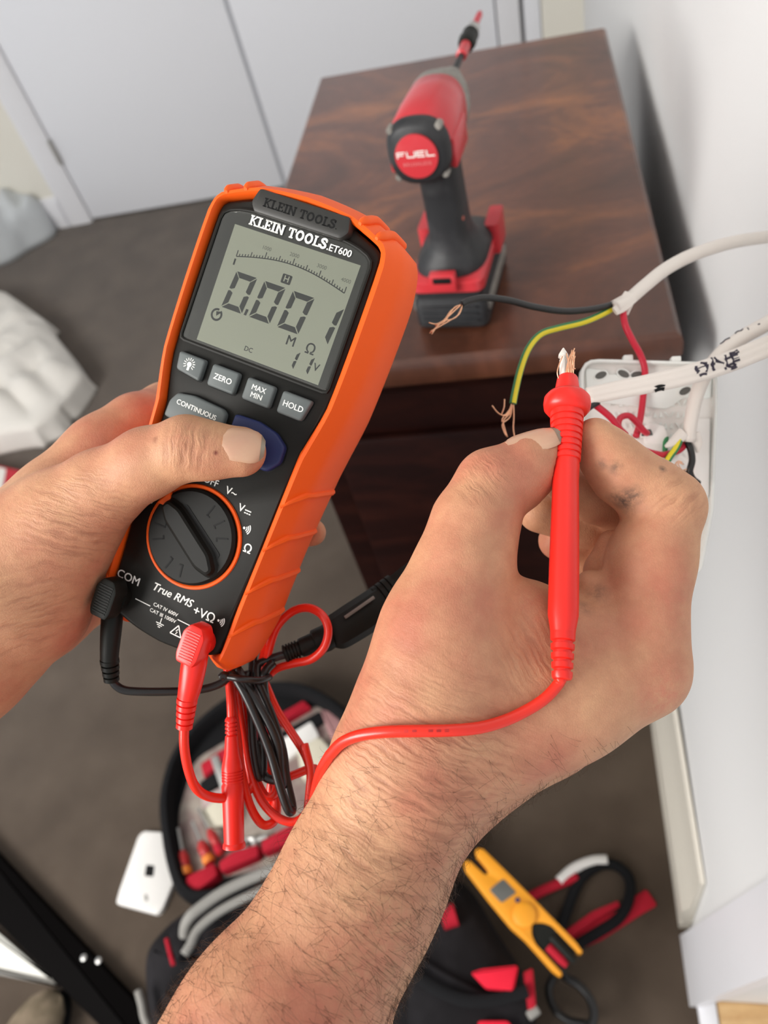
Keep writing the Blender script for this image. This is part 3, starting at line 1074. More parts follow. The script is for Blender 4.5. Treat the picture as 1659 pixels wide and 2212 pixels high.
def sound(u, v, k=1.0):
    c = MP(u, v)[:2]
    g = [disc2(c + [-.0012 * k, 0], .0005 * k, .00016, 10)]
    t = np.linspace(-.75, .75, 9)
    for r_ in (.0011, .0018, .0025):
        g.append(ribbon(c + [-.0012 * k, 0] + r_ * k * np.stack([np.cos(t), np.sin(t)], 1), .0004 * k, .00016))
    mobj('sound_mark', join(*g), M_white)


sound(534, 1143, 1.15)
ltr('\u03a9', 535, 1186, .0052, .012)
ltr('COM', 278, 1248, .0052, .008)
ltr('True RMS', 372, 1285, .0050, .012, .25)
ltr('CAT IV 600V', 358, 1317, .0023, .008)
ltr('CAT III 1000V', 352, 1330, .0023, .008)
ltr('+V\u03a9', 441, 1328, .0056, .008)
sound(478, 1343, 1.1)
p0, p1 = MP(293, 1293)[:2], MP(325, 1309)[:2]
p2, p3 = MP(384, 1338)[:2], MP(412, 1352)[:2]
mobj('printed_line', join(ribbon(A([p0, p1]), .0004, .00016), ribbon(A([p2, p3]), .0004, .00016)), M_white)
c = MP(346, 1347)[:2]
mobj('earth_mark', join(ribbon(A([c + [0, .0026], c + [0, 0]]), .0004, .00016), *[ribbon(A([c + [-w_, -i * .0008], c + [w_, -i * .0008]]), .00038, .00016) for i, w_ in enumerate((.0020, .0013, .0006))]), M_white)
c = MP(382, 1364)[:2]
tr = A([[-.0028, -.0018], [.0028, -.0018], [0, .0028]])
mobj('warning_mark', join(ribbon(A([c + tr[0], c + tr[1]]), .0005, .00016), ribbon(A([c + tr[1], c + tr[2]]), .0005, .00016), ribbon(A([c + tr[2], c + tr[0]]), .0005, .00016), ribbon(A([c + [.0004, .0012], c + [-.0004, .0], c + [.0004, -.0001], c + [-.0002, -.0013]]), .0004, .00016)), M_white)
# ------------------------------------------------------------------ hands: one smooth skin each, grown from a distance field
def field(prims, h, carve=()):
    Pm = []
    for ch in prims:
        k = ch[0]
        for a, b in zip(ch[1][:-1], ch[1][1:]):
            Pm.append((k, P(*a[:3]), a[3] * a[2] / F, P(*b[:3]), b[3] * b[2] / F))
    lo = np.min([np.minimum(a - ra, b - rb) for _, a, ra, b, rb in Pm], 0) - .006
    hi = np.max([np.maximum(a + ra, b + rb) for _, a, ra, b, rb in Pm], 0) + .006
    n = np.ceil((hi - lo) / h).astype(int) + 1
    Fd = np.full(n, .05, np.float32)
    ax = [(lo[i] + h * np.arange(n[i])).astype(np.float32) for i in range(3)]
    for k, a, ra, b, rb in Pm:
        pad = max(k, .004) + .006
        l = np.maximum(((np.minimum(a - ra, b - rb) - pad - lo) / h).astype(int), 0)
        u = np.minimum(((np.maximum(a + ra, b + rb) + pad - lo) / h).astype(int) + 2, n)
        X = ax[0][l[0]:u[0], None, None] - a[0]
        Y = ax[1][None, l[1]:u[1], None] - a[1]
        Z = ax[2][None, None, l[2]:u[2]] - a[2]
        d = b - a
        t = np.clip((X * d[0] + Y * d[1] + Z * d[2]) / (d @ d + 1e-12), 0, 1)
        D = np.sqrt((X - d[0] * t) ** 2 + (Y - d[1] * t) ** 2 + (Z - d[2] * t) ** 2) - (ra + (rb - ra) * t)
        s = (slice(l[0], u[0]), slice(l[1], u[1]), slice(l[2], u[2]))
        f0 = Fd[s]
        hh = np.clip(.5 + .5 * (D - f0) / k, 0, 1)
        Fd[s] = D * (1 - hh) + f0 * hh - k * hh * (1 - hh)
    for c in carve:
        Fd = c(Fd, ax)
    Fd[0], Fd[-1], Fd[:, 0], Fd[:, -1], Fd[:, :, 0], Fd[:, :, -1] = (np.maximum(q, .001) for q in (Fd[0], Fd[-1], Fd[:, 0], Fd[:, -1], Fd[:, :, 0], Fd[:, :, -1]))
    return Fd, lo, h


def surface_net(Fd, lo, h, smooth=3):
    s = Fd < 0
    c = np.zeros(A(Fd.shape) - 1, np.uint8)
    for i in (0, 1):
        for j in (0, 1):
            for k in (0, 1):
                c += s[i:s.shape[0] - 1 + i, j:s.shape[1] - 1 + j, k:s.shape[2] - 1 + k]
    cell = np.argwhere((c > 0) & (c < 8))
    idx = np.full(c.shape, -1, np.int32)
    idx[tuple(cell.T)] = np.arange(len(cell))
    acc, cnt = np.zeros((len(cell), 3)), np.zeros(len(cell))
    cor = [(i, j, k) for i in (0, 1) for j in (0, 1) for k in (0, 1)]
    for a in cor:
        for b in cor:
            if sum(abs(x - y) for x, y in zip(a, b)) == 1 and a < b:
                fa = Fd[tuple((cell + a).T)]
                fb = Fd[tuple((cell + b).T)]
                m = (fa < 0) != (fb < 0)
                t = np.where(m, fa / (fa - fb + 1e-20), 0)
                acc += m[:, None] * (A(a) + t[:, None] * (A(b) - A(a)))
                cnt += m
    V = (cell + acc / cnt[:, None]) * h + lo
    Q = []
    for x in range(3):
        y, z = (x + 1) % 3, (x + 2) % 3
        sl0 = [slice(None)] * 3
        sl1 = [slice(None)] * 3
        sl0[x], sl1[x] = slice(0, -1), slice(1, None)
        e = np.argwhere(s[tuple(sl0)] != s[tuple(sl1)])
        e = e[(e[:, y] > 0) & (e[:, z] > 0) & (e[:, y] < c.shape[y]) & (e[:, z] < c.shape[z])]
        dy, dz = np.eye(3, dtype=int)[y], np.eye(3, dtype=int)[z]
        q = np.stack([idx[tuple((e - o).T)] for o in (0 * dy, dy, dy + dz, dz)], 1)
        ins = s[tuple(e.T)]
        q[~ins] = q[~ins][:, ::-1]
        Q.append(q[(q >= 0).all(1)])
    Q = np.vstack(Q)
    E_ = np.vstack([Q[:, [0, 1]], Q[:, [1, 2]], Q[:, [2, 3]], Q[:, [3, 0]]])
    for it in range(smooth):
        S = np.zeros_like(V)
        n = np.bincount(E_[:, 0], minlength=len(V)).astype(float)
        for j in range(3):
            S[:, j] = np.bincount(E_[:, 0], V[E_[:, 1], j], minlength=len(V))
        V = np.where(n[:, None] > 0, V + .5 * (S / np.maximum(n, 1)[:, None] - V), V)
    return V, Q


def carve_capsule(a, b, r):
    def go(Fd, ax):
        d = b - a
        X, Y, Z = ax[0][:, None, None] - a[0], ax[1][None, :, None] - a[1], ax[2][None, None, :] - a[2]
        t = np.clip((X * d[0] + Y * d[1] + Z * d[2]) / (d @ d), 0, 1)
        D = np.sqrt((X - d[0] * t) ** 2 + (Y - d[1] * t) ** 2 + (Z - d[2] * t) ** 2) - r
        return np.maximum(Fd, -D)
    return go


def carve_tester(Fd, ax):
    X, Y, Z = ax[0][:, None, None] - MO[0], ax[1][None, :, None] - MO[1], ax[2][None, None, :] - MO[2]
    lx = X * MR[0, 0] + Y * MR[1, 0] + Z * MR[2, 0]
    ly = X * MR[0, 1] + Y * MR[1, 1] + Z * MR[2, 1]
    lz = X * MR[0, 2] + Y * MR[1, 2] + Z * MR[2, 2]
    hw = np.interp(ly, [-.05, -.03, .01, .04, .072, .15], [.034, .0385, .0400, .0430, .0468, .0470])
    zc = lz - np.clip(.0028 - np.maximum(0, np.abs(lx) - .034) * .9, -.02, .0028)
    D = np.maximum(np.maximum(np.abs(lx) - hw, zc), np.maximum(-.0455 - lz, np.maximum(-.047 - ly, ly - .153)))
    return np.maximum(Fd, -D)


# the right hand pinches the probe; each chain: (blend, [(u, v, depth, radius in pixels), ...])
PT, PB = (1226, 815, .312), (1214, 1470, .2690)        # probe: front of the cone, tail
RH = [
    (.012, [(20, 3250, .225, 330), (330, 2660, .245, 255), (590, 2230, .262, 205), (745, 1965, .277, 160), (797, 1850, .283, 152), (885, 1665, .288, 160), (1050, 1590, .293, 130)]),
    (.015, [(90, 3250, .265, 290), (380, 2660, .285, 230), (630, 2230, .295, 185), (775, 1965, .302, 140), (822, 1850, .305, 135), (905, 1680, .312, 140), (1150, 1560, .325, 110)]),
    (.012, [(1050, 1590, .293, 125), (1200, 1530, .296, 112), (1385, 1448, .302, 88)]),
    (.014, [(900, 1640, .288, 140), (932, 1500, .288, 138), (962, 1360, .290, 124), (1003, 1225, .294, 104)]),
    (.006, [(1003, 1225, .294, 104), (1026, 1132, .298, 90), (1064, 1050, .302, 78)]),
    (.005, [(1064, 1050, .302, 78), (1112, 1032, .304, 70), (1150, 1000, .305, 62), (1178, 978, .3055, 50)]),
    (.016, [(1010, 1440, .296, 120), (1130, 1480, .298, 105), (1250, 1470, .300, 100), (1360, 1420, .302, 92)]),
    (.008, [(1385, 1448, .302, 86), (1383, 1330, .303, 90), (1405, 1215, .305, 86), (1441, 1095, .3075, 79)]),
    (.003, [(1441, 1095, .3075, 79), (1402, 1063, .3085, 74), (1345, 1022, .3085, 67)]),
    (.004, [(1345, 1022, .3085, 67), (1310, 982, .3085, 58), (1285, 945, .3085, 43)]),
    (.004, [(1370, 1430, .325, 80), (1392, 1240, .334, 72), (1400, 1115, .340, 68)]),
    (.003, [(1400, 1115, .340, 66), (1345, 1095, .338, 58), (1290, 1078, .334, 52), (1215, 1035, .328, 46)]),
    (.004, [(1365, 1420, .345, 76), (1378, 1260, .356, 66), (1372, 1160, .360, 60)]),
    (.003, [(1372, 1160, .360, 58), (1265, 1130, .352, 50), (1165, 1105, .346, 46)]),
    (.004, [(1350, 1400, .362, 70), (1358, 1290, .372, 60), (1345, 1215, .374, 54)]),
    (.003, [(1345, 1215, .374, 52), (1275, 1200, .368, 46), (1205, 1168, .362, 42)]),
    (.012, [(905, 1680, .312, 140), (1180, 1540, .330, 110), (1370, 1410, .345, 80)]),
    (.012, [(905, 1690, .330, 110), (1180, 1540, .350, 95), (1360, 1400, .362, 72)]),
    (.008, [(1050, 1330, .296, 84), (1135, 1352, .299, 90), (1230, 1378, .301, 82), (1330, 1390, .302, 80)]),
    (.004, [(1275, 1265, .306, 34), (1300, 1300, .304, 46), (1340, 1360, .303, 80)]),
    (.003, [(1318, 1170, .318, 26), (1296, 1230, .318, 32), (1290, 1275, .316, 36)]),
]
fr = field(RH, .0010, [carve_capsule(P(1226, 830, .3113), P(1215, 1400, .2725), .0050)])
VR, QR = surface_net(*fr, smooth=4)

LH = [
    (.012, [(-1000, 1880, .335, 290), (-330, 1500, .345, 235), (-130, 1375, .342, 205), (0, 1284, .340, 172), (40, 1268, .340, 150)]),
    (.015, [(-1000, 1850, .375, 260), (-330, 1480, .385, 215), (-130, 1370, .380, 190), (10, 1292, .376, 155), (60, 1280, .372, 112)]),
    (.014, [(20, 1225, .340, 145), (122, 1145, .334, 112), (218, 1060, .324, 86)]),
    (.012, [(40, 1268, .340, 150), (100, 1195, .336, 98), (160, 1115, .328, 78)]),
    (.005, [(218, 1060, .324, 86), (318, 1000, .3145, 73), (404, 968, .3085, 68)]),
    (.004, [(404, 968, .3085, 68), (450, 974, .3080, 60), (520, 976, .3085, 55)]),
    (.012, [(20, 1200, .352, 104), (130, 1085, .358, 90), (225, 985, .366, 78), (300, 925, .376, 74)]),
    (.004, [(300, 925, .376, 74), (360, 890, .402, 62), (480, 905, .410, 54), (570, 945, .404, 46)]),
    (.010, [(60, 1230, .365, 140), (170, 1120, .380, 100), (290, 1050, .400, 74)]),
    (.004, [(290, 1050, .400, 72), (420, 1040, .418, 60), (540, 1060, .414, 52), (620, 1085, .402, 46)]),
    (.010, [(80, 1260, .372, 130), (180, 1180, .388, 95), (290, 1140, .404, 70)]),
    (.004, [(290, 1140, .404, 68), (430, 1150, .412, 54), (560, 1155, .402, 44), (640, 1150, .384, 36), (675, 1150, .368, 30)]),
    (.010, [(100, 1290, .376, 115), (200, 1250, .390, 80), (280, 1235, .400, 60)]),
    (.004, [(280, 1235, .400, 58), (400, 1250, .404, 48), (500, 1260, .396, 40), (560, 1255, .388, 34)]),
]
VL, QL = surface_net(*field(LH, .0011, [carve_tester]), smooth=4)


def bvh(V, Q):
    return BVHTree.FromPolygons([Vector(v) for v in V], [tuple(int(i) for i in q) for q in Q])


TR_, TL_ = bvh(VR, QR), bvh(VL, QL)


def hit(tree, u, v):
    r = ray(u, v)
    d = nrm(r)
    loc, nor, i, dist = tree.ray_cast(Vector(CAM), Vector(d))
    if loc is None:
        return None, None, None
    return A(loc), A(nor), (A(loc) - CAM) @ r / (r @ r)


def surf_d(tree, u, v, lift_=0.0, fall=.3):
    l, n, d = hit(tree, u, v)
    return (d if d else fall) - lift_


ppl = root('person', (0.0, 0.16, 1.05), 'bare hands and hairy forearm holding the orange tester and the red probe', 'person')
PO = ROOTM[ppl.name][:3, 3]
st_r, st_l = [], []


def stain(lst, tree, u, v, r, col, k):
    l, n, d = hit(tree, u, v)
    if l is not None:
        lst.append((l - PO, r, col, k))


for u, v, r, k in ((1345, 1082, .0075, .85), (1372, 1068, .005, .7), (1330, 1010, .004, .6), (1300, 1003, .003, .5), (1432, 1013, .0022, .8), (1292, 1280, .006, .45), (1262, 1312, .005, .4), (1268, 910, .003, .3)):
    stain(st_r, TR_, u, v, r, (0.055, 0.045, 0.04), k)
for u, v, r, k in ((1440, 1500, .016, .55), (1440, 1300, .02, .28), (840, 2000, .022, .35), (780, 2150, .03, .40), (1050, 1700, .03, .25), (1000, 1010, .010, .35), (1060, 1000, .008, .3), (1150, 1300, .01, .35), (950, 1240, .02, .2)):
    stain(st_r, TR_, u, v, r, (0.55, 0.16, 0.11), k)
for u, v, r, k in ((466, 978, .0013, 1.0), (335, 950, .002, .5)):
    stain(st_l, TL_, u, v, r, (0.10, 0.012, 0.01), k)
for u, v, r, k in ((400, 930, .010, .35), (450, 990, .012, .3), (60, 1100, .03, .2), (560, 1000, .008, .35)):
    stain(st_l, TL_, u, v, r, (0.55, 0.17, 0.12), k)


def wrk(tree, u, v, u2, v2, R_, amp_):      # wrinkles across the direction (u, v) -> (u2, v2)
    l, n, d_ = hit(tree, u, v)
    ax_ = nrm(P(u2, v2, d_) - P(u, v, d_))
    return (l - PO, ax_, nrm(np.cross(ax_, n)), R_, amp_)


arm_r = obj('arm', (VR, QR), skin_mat('skin_hairy_arm', st_r, [wrk(TR_, 900, 1730, 960, 1600, .060, .6), wrk(TR_, 1040, 1030, 1080, 1000, .014, .55), wrk(TR_, 1475, 1075, 1450, 1040, .015, .45), wrk(TR_, 1150, 1420, 1220, 1380, .022, .4)]), ppl, sharp=0, label='hairy forearm and hand pinching the red probe')
arm_l = obj('arm', (VL, QL), skin_mat('skin_gripping_hand', st_l, [wrk(TL_, 170, 1130, 190, 1060, .032, .55), wrk(TL_, 405, 965, 460, 970, .015, .6), wrk(TL_, 60, 1330, 80, 1400, .03, .45)]), ppl, sharp=0, label='hand with its thumb over the blue button')


def nail(tree, arm, u, v, tu, tv, L, Wd, nrm_mix=None, curv=.0016, liftn=.0002, edge=False):
    l, n, d = hit(tree, u, v)
    if nrm_mix is not None:
        n = nrm(n * (1 - nrm_mix[1]) + A(nrm_mix[0]) * nrm_mix[1])
    ld = P(tu, tv, d) - P(u, v, d)
    ld = nrm(ld - n * (ld @ n))
    wd_ = np.cross(n, ld)
    if edge:               # (u, v) is the near side of a nail seen edge-on
        up_ = wd_ if wd_ @ RC[:, 1] > 0 else -wd_
        l = l + up_ * Wd * .9 + n * curv * .6
    V, rows, m = [], 11, 11
    for i in range(rows):
        s = -1 + 2 * i / (rows - 1)
        wid = (1 - abs(s) ** 4 * .52) if s > 0 else (1 - abs(s) ** 5 * .42)
        for j in range(m):
            t = -1 + 2 * j / (m - 1)
            V.append(l + ld * s * L + wd_ * t * Wd * wid + n * (liftn - curv * t * t - (.0004 * s * s if s < 0 else .0008 * s * s)))
    V = A(V)
    V2 = V - n * .0007
    Fc = []
    for i in range(rows - 1):
        for j in range(m - 1):
            a = i * m + j
            Fc.append((a, a + 1, a + m + 1, a + m))
    k = len(V)
    Fb = [tuple(x + k for x in f[::-1]) for f in Fc]
    bd_ = [j for j in range(m)] + [i * m + m - 1 for i in range(1, rows)] + [(rows - 1) * m + j for j in range(m - 2, -1, -1)] + [i * m for i in range(rows - 2, 0, -1)]
    side = [(bd_[i], bd_[i] + k, bd_[(i + 1) % len(bd_)] + k, bd_[(i + 1) % len(bd_)]) for i in range(len(bd_))]
    o = obj('thumbnail', (np.vstack([V, V2]), Fc + Fb + side), M_nail, arm, sharp=60)
    # worn free edge
    fe = V[(rows - 2) * m:(rows - 1) * m] + n * .00015
    fe2 = V[(rows - 1) * m:] + n * .00012
    obj('nail_edge', (np.vstack([fe, fe2]), [(j, j + 1, m + j + 1, m + j) for j in range(m - 1)]), M_naild, arm)
    return o


nail(TL_, arm_l, 527, 959, 578, 963, .0082, .0068, nrm_mix=(-ray(530, 957) + .25 * RC[:, 1], .5), liftn=.0006, curv=.0026)
nail(TR_, arm_r, 1166, 966, 1222, 944, .0106, .0074, nrm_mix=(RC @ A([-.22, .80, .56]), .95), liftn=.0004, curv=.0026, edge=True)

# body hair on the forearm
rng = random.Random(4)
VF = VR[QR].mean(1)
NF = np.cross(VR[QR[:, 2]] - VR[QR[:, 0]], VR[QR[:, 3]] - VR[QR[:, 1]])
NF /= np.linalg.norm(NF, axis=1)[:, None] + 1e-12
cc = (VF - CAM) @ RC
pu, pv = W / 2 + F * cc[:, 0] / -cc[:, 2], H / 2 - F * cc[:, 1] / -cc[:, 2]
dens = np.clip((pv - 1560) / 420, 0, 1) * (pv < 2330)
facing = (NF * (CAM - VF)).sum(1) > -.06
w_ = dens * facing
w_ = w_ / w_.sum()
np.random.seed(3)
pick = np.random.choice(len(VF), 2300, p=w_)
armax = nrm(P(797, 1850, .283) - P(590, 2230, .262))
HV, HF = [], []
for i in pick:
    n = NF[i]
    b_ = armax - n * (armax @ n)
    s_ = np.cross(n, b_)
    a_ = rng.gauss(.35, .55)
    d_ = nrm(b_ * -math.cos(a_) * .35 + b_ * .2 + s_ * (math.sin(a_) + rng.gauss(-.5, .5)) + 1e-6)
    ln = rng.uniform(.006, .0145)
    cu = rng.gauss(0, 1.5)
    pts = []
    p = VF[i].copy()
    for k in range(6):
        f_ = k / 5
        pts.append(p.copy())
        d2 = nrm(d_ + s_ * cu * (f_ - .3) * .8 + n * (.42 - .62 * f_ + rng.gauss(0, .08)))
        p = p + d2 * ln / 5
    v_, f_ = tube(A(pts), np.linspace(.00005, .000016, 6), 3)
    HF += [tuple(x + len(HV) for x in q) for q in f_]
    HV += v_.tolist()
obj('arm_hair', (A(HV), HF), M_hair, arm_r, sharp=0, kind='stuff')

# ------------------------------------------------------------------ red test lead
rl = root('red_test_lead', ML2W((.0215, -.037, .004)), 'red test lead with its probe in the fingers and cord looped over the wrist', 'test lead')
pa_, pb_ = P(*PT), P(*PB)
AXL = np.linalg.norm(pb_ - pa_)


def along(v):              # solve the row of the probe axis
    ts = np.linspace(0, 1.02, 200)
    q_ = (pa_ + ts[:, None] * (pb_ - pa_) - CAM) @ RC
    return float(np.interp(v, H / 2 - F * q_[:, 1] / -q_[:, 2], ts))


def rad(px, v):
    t = along(v)
    d = -((pa_ + t * (pb_ - pa_) - CAM) @ RC)[2]
    return px / 2 * d / F


pr = [(along(v), rad(px, v)) for v, px in ((815, 40), (818, 44), (856, 58))]
obj('probe_cone', lathe(pr + [(along(862), rad(60, 862))], pa_, pb_, 32), M_red, rl)
obj('finger_guard', lathe([(along(v), rad(px, v)) for v, px in ((850, 56), (854, 84), (862, 98), (873, 101), (884, 98), (892, 84), (895, 62))], pa_, pb_, 40), M_red, rl, sharp=60)
pr = [(along(888), rad(74, 888))]
for i, v in enumerate(range(896, 1000, 13)):
    px = 72 - (v - 896) * .10
    pr += [(along(v), rad(px, v)), (along(v + 8), rad(px - 1, v + 8)), (along(v + 9), rad(px - 7, v + 9)), (along(v + 12), rad(px - 7, v + 12))]
pr += [(along(v), rad(px, v)) for v, px in ((1004, 58), (1040, 56), (1120, 60), (1220, 64), (1300, 66), (1330, 66), (1352, 58), (1366, 54))]
obj('probe_handle', lathe(pr, pa_, pb_, 32), M_red, rl, sharp=30)
pr = []
for k, v in enumerate((1366, 1386, 1406, 1426, 1446)):
    px = 54 - k * 2.2
    pr += [(along(v), rad(px - 9 if k else px, v)), (along(v + 5), rad(px - 9 if k else px, v + 5)), (along(v + 6), rad(px, v + 6)), (along(v + 17), rad(px - 1, v + 17))]
obj('strain_relief', lathe(pr + [(along(1467), rad(40, 1467)), (along(1469), rad(26, 1469))], pa_, pb_, 24), M_red, rl, sharp=30)
tipd = nrm(pa_ - pb_)
tl = obj('probe_tip', lathe([(0, .0016), (.62, .0016), (.64, .0012), (.70, .0012), (.72, .0021), (.80, .0019), (1, .0003)], P(1217, 822, .3105), P(1217, 752, .3145), 14), M_tin, rl)
# main cord: tail of the probe, over the wrist, down behind the arm
uv = cat([(1214, 1462), (1204, 1480), (1178, 1508), (1142, 1532), (1092, 1556), (1035, 1572), (970, 1578), (900, 1579), (830, 1581), (775, 1589), (738, 1605), (712, 1632)], 4)
cp = []
last = .2688
for i, (u, v) in enumerate(uv):
    d_ = surf_d(TR_, u, v, .0026, last)
    if i == 0:
        d_ = .2686
    d_ = min(d_, last + .0012) if i else d_
    d_ = max(d_, last - .0012)
    last = d_
    cp.append((u, v, d_))
ds = A([c_[2] for c_ in cp])
for _ in range(6):
    ds[1:-1] = (ds[:-2] + ds[1:-1] * 2 + ds[2:]) / 4
cp = [(c_[0], c_[1], d_) for c_, d_ in zip(cp, ds)]
e_ = cp[-1][2]
tail = [(695, 1662, e_ + .006), (684, 1700, e_ + .016), (676, 1745, e_ + .03), (672, 1790, e_ + .05), (664, 1770, .352), (668, 1720, .358), (671, 1670, .360), (660, 1620, .362), (657, 1608, .363)]
tail = cat([cp[-1]] + tail, 5)[1:]
obj('cord', tube(np.vstack([Ps(cp), Ps(tail)]), .00205, 12), M_redcord, rl, sharp=0)
# faint print along the cord
cg = []
for i in range(22, 36):
    if i % 4 == 3:
        continue
    a_, b_ = P(*cp[i]), P(*cp[i + 1])
    n_ = nrm(CAM - a_) * .00207
    s_ = nrm(np.cross(b_ - a_, n_)) * .0004
    o_ = a_ + n_
    m_ = a_ + (b_ - a_) * .55 + n_
    cg.append((A([o_ - s_, m_ - s_, m_ + s_, o_ + s_]), [(0, 1, 2, 3)]))
obj('cord_print', join(*cg), M_redink, rl)

# plug in the jack
px_ = .0215
hd_ = rpoly(mil([(-4, -8.5), (4, -8.5), (5.2, -5), (5.2, 5), (2.6, 9), (-2.6, 9), (-5.2, 5), (-5.2, -5)]), .0012, 3)


def plug(root_, x, y, m, neckpx):
    c = A([x, y])
    s1 = lift(hd_ + c, .0115)
    bw = [tf(slab(hd_ * 1.0 + c, .004, .0125, .0010), MR, MO), tf(lathe([(0, .0056), (1, .0060)], (x, y, .0002), (x, y, .0052), 20), MR, MO)]
    po = obj('plug', join(*bw), m, root_, sharp=30)
    rid = [tf(box((x, y - .006 + i * .0012, .01262), (.0066, .0005, .0003)), MR, MO) for i in range(11)]
    obj('plug_ridges', join(*rid), m, po)
    pts = Ps(neckpx[0])
    r = A(neckpx[1])
    ob = tube(cat(pts, 4), cat(r[:, None], 4)[:, 0], 16, flat=(MR[:, 2], .9))
    obj('plug_neck', ob, m, po)
    return po


jd = 0.322
plug(rl, .0205, -.0395, M_red, ([(424, 1400, .328), (418, 1440, .3265), (411, 1480, .327), (405, 1508, .328)], [.0056, .0055, .0050, .0044]))
pr = []
a_, b_ = P(405, 1505, .328), P(398, 1572, .330)
for k in range(5):
    t = k / 5
    r_ = .0044 - k * .00022
    pr += [(t, r_ - .0008), (t + .05, r_ - .0008), (t + .06, r_), (t + .195, r_)]
obj('plug_strain_relief', lathe(pr + [(1, .0030)], a_, b_, 20), M_red, rl, sharp=30)
obj('cord', tube(cat(Ps([(398, 1566, .330), (398, 1610, .331), (405, 1655, .333), (419, 1695, .336), (440, 1716, .341), (470, 1724, .347), (500, 1722, .353), (530, 1714, .360), (548, 1690, .363)]), 6), .0021, 12), M_redcord, rl, sharp=0)
coils = [
    [(498, 1440, .362), (499, 1500, .362), (512, 1590, .360), (522, 1670, .359), (540, 1740, .358), (566, 1780, .358), (590, 1776, .360), (598, 1750, .366), (592, 1700, .370), (576, 1640, .372), (565, 1560, .371), (560, 1480, .368)],
    [(510, 1480, .366), (524, 1580, .366), (538, 1660, .364), (562, 1725, .361), (600, 1766, .358), (640, 1774, .357), (668, 1745, .358), (676, 1690, .361), (660, 1632, .365), (628, 1580, .369), (596, 1530, .371), (570, 1470, .370)],
    [(520, 1490, .371), (532, 1580, .371), (545, 1660, .369), (572, 1718, .367), (592, 1716, .367), (603, 1690, .370), (640, 1672, .372), (680, 1660, .373), (690, 1690, .372), (684, 1728, .37)],
    [(590, 1758, .372), (600, 1715, .372), (612, 1680, .374), (586, 1690, .375), (583, 1740, .374)],
    [(570, 1460, .368), (582, 1400, .372), (600, 1352, .374), (630, 1322, .372), (664, 1313, .368), (695, 1328, .365), (709, 1360, .364), (700, 1398, .365), (672, 1424, .368), (634, 1433, .371), (596, 1445, .373), (570, 1470, .373)],
    [(560, 1470, .366), (568, 1420, .372), (580, 1380, .376), (592, 1340, .378)],
]
obj('coil', join(*[tube(cat(Ps(c_), 6), .00205 if i != 3 else .0018, 12) for i, c_ in enumerate(coils)]), M_redcord, rl, sharp=0)

# insulated sleeve hanging in the bundle
sv = root('test_clip_sleeve', P(505, 1825, .352), 'red tubular test clip sleeve hanging open end down among the looped cords', 'test clip')
a_, b_ = P(499, 1548, .356), P(506, 1830, .350)
hn = np.linalg.norm(b_ - a_)
pxr = lambda px: px / 2 * .353 / F
pr = [(0, pxr(18))]
for k in range(4):
    t = .02 + k * .03
    pr += [(t, pxr(26)), (t + .018, pxr(27)), (t + .02, pxr(20)), (t + .028, pxr(20))]
pr += [(.15, pxr(27)), (.28, pxr(33)), (.36, pxr(43))]
for k in range(5):
    t = .40 + k * .022
    pr += [(t, pxr(46)), (t + .012, pxr(46)), (t + .014, pxr(42)), (t + .02, pxr(42))]
pr += [(.53, pxr(48)), (.62, pxr(46)), (.96, pxr(43)), (.975, pxr(48)), (1, pxr(49)), (1, pxr(40)), (.93, pxr(36))]
obj('sleeve', lathe(pr, a_, b_, 28), M_red, sv, sharp=32)
obj('cord', tube(cat(Ps([(490, 1440, .362), (495, 1480, .360), (498, 1520, .357), (499, 1556, .356)]), 5), .0018, 10), M_redcord, sv, sharp=0)

# ------------------------------------------------------------------ black test lead
bl = root('black_test_lead', ML2W((-.0215, -.0355, .004)), 'black test lead plugged into the tester left jack, coiled beneath it', 'test lead')
plug(bl, -.0242, -.0378, M_blkplug, ([(243, 1320, .346), (240, 1360, .345), (237, 1400, .345), (236, 1425, .346)], [.0050, .0048, .0044, .0041]))
pr = []
a_, b_ = P(236, 1420, .346), P(241, 1470, .349)
for k in range(4):
    t = k / 4
    r_ = .0042 - k * .00025
    pr += [(t, r_ - .0009), (t + .07, r_ - .0009), (t + .08, r_), (t + .245, r_)]
obj('plug_strain_relief', lathe(pr + [(1, .0025)], a_, b_, 20), M_blkplug, bl, sharp=30)
obj('cord', tube(cat(Ps([(241, 1464, .349), (250, 1480, .350), (270, 1491, .351), (310, 1494, .352), (360, 1494, .354), (410, 1492, .356), (450, 1486, .358), (480, 1474, .359), (500, 1455, .360)]), 6), .00195, 12), M_blk, bl, sharp=0)
bco = [
    [(500, 1450, .357), (530, 1500, .354), (562, 1570, .352), (585, 1630, .351), (605, 1700, .350), (622, 1748, .350), (630, 1752, .353), (630, 1735, .356), (618, 1680, .358), (610, 1620, .359), (590, 1555, .360), (555, 1470, .360)],
    [(510, 1440, .358), (545, 1500, .355), (580, 1560, .353), (600, 1610, .353), (606, 1660, .354), (612, 1700, .356)],
    [(530, 1450, .365), (542, 1530, .365), (548, 1620, .363), (560, 1678, .362), (568, 1660, .364), (566, 1600, .367), (560, 1530, .368), (552, 1460, .367)],
    [(555, 1600, .366), (568, 1670, .364), (590, 1685, .363), (604, 1680, .362)],
    [(545, 1480, .366), (546, 1430, .371), (548, 1390, .376)],
    [(558, 1480, .364), (556, 1440, .368), (575, 1428, .370), (600, 1418, .371), (622, 1412, .372)],
    [(575, 1520, .366), (570, 1480, .365), (574, 1450, .365), (590, 1432, .368)],
]
obj('coil', join(*[tube(cat(Ps(c_), 6), .0021, 12) for c_ in bco]), M_blk, bl, sharp=0)
tie = cat(Ps([(490, 1462, .352), (520, 1466, .349), (556, 1470, .352), (580, 1464, .360), (575, 1462, .372), (530, 1460, .374), (495, 1460, .364), (488, 1461, .355)]), 5)
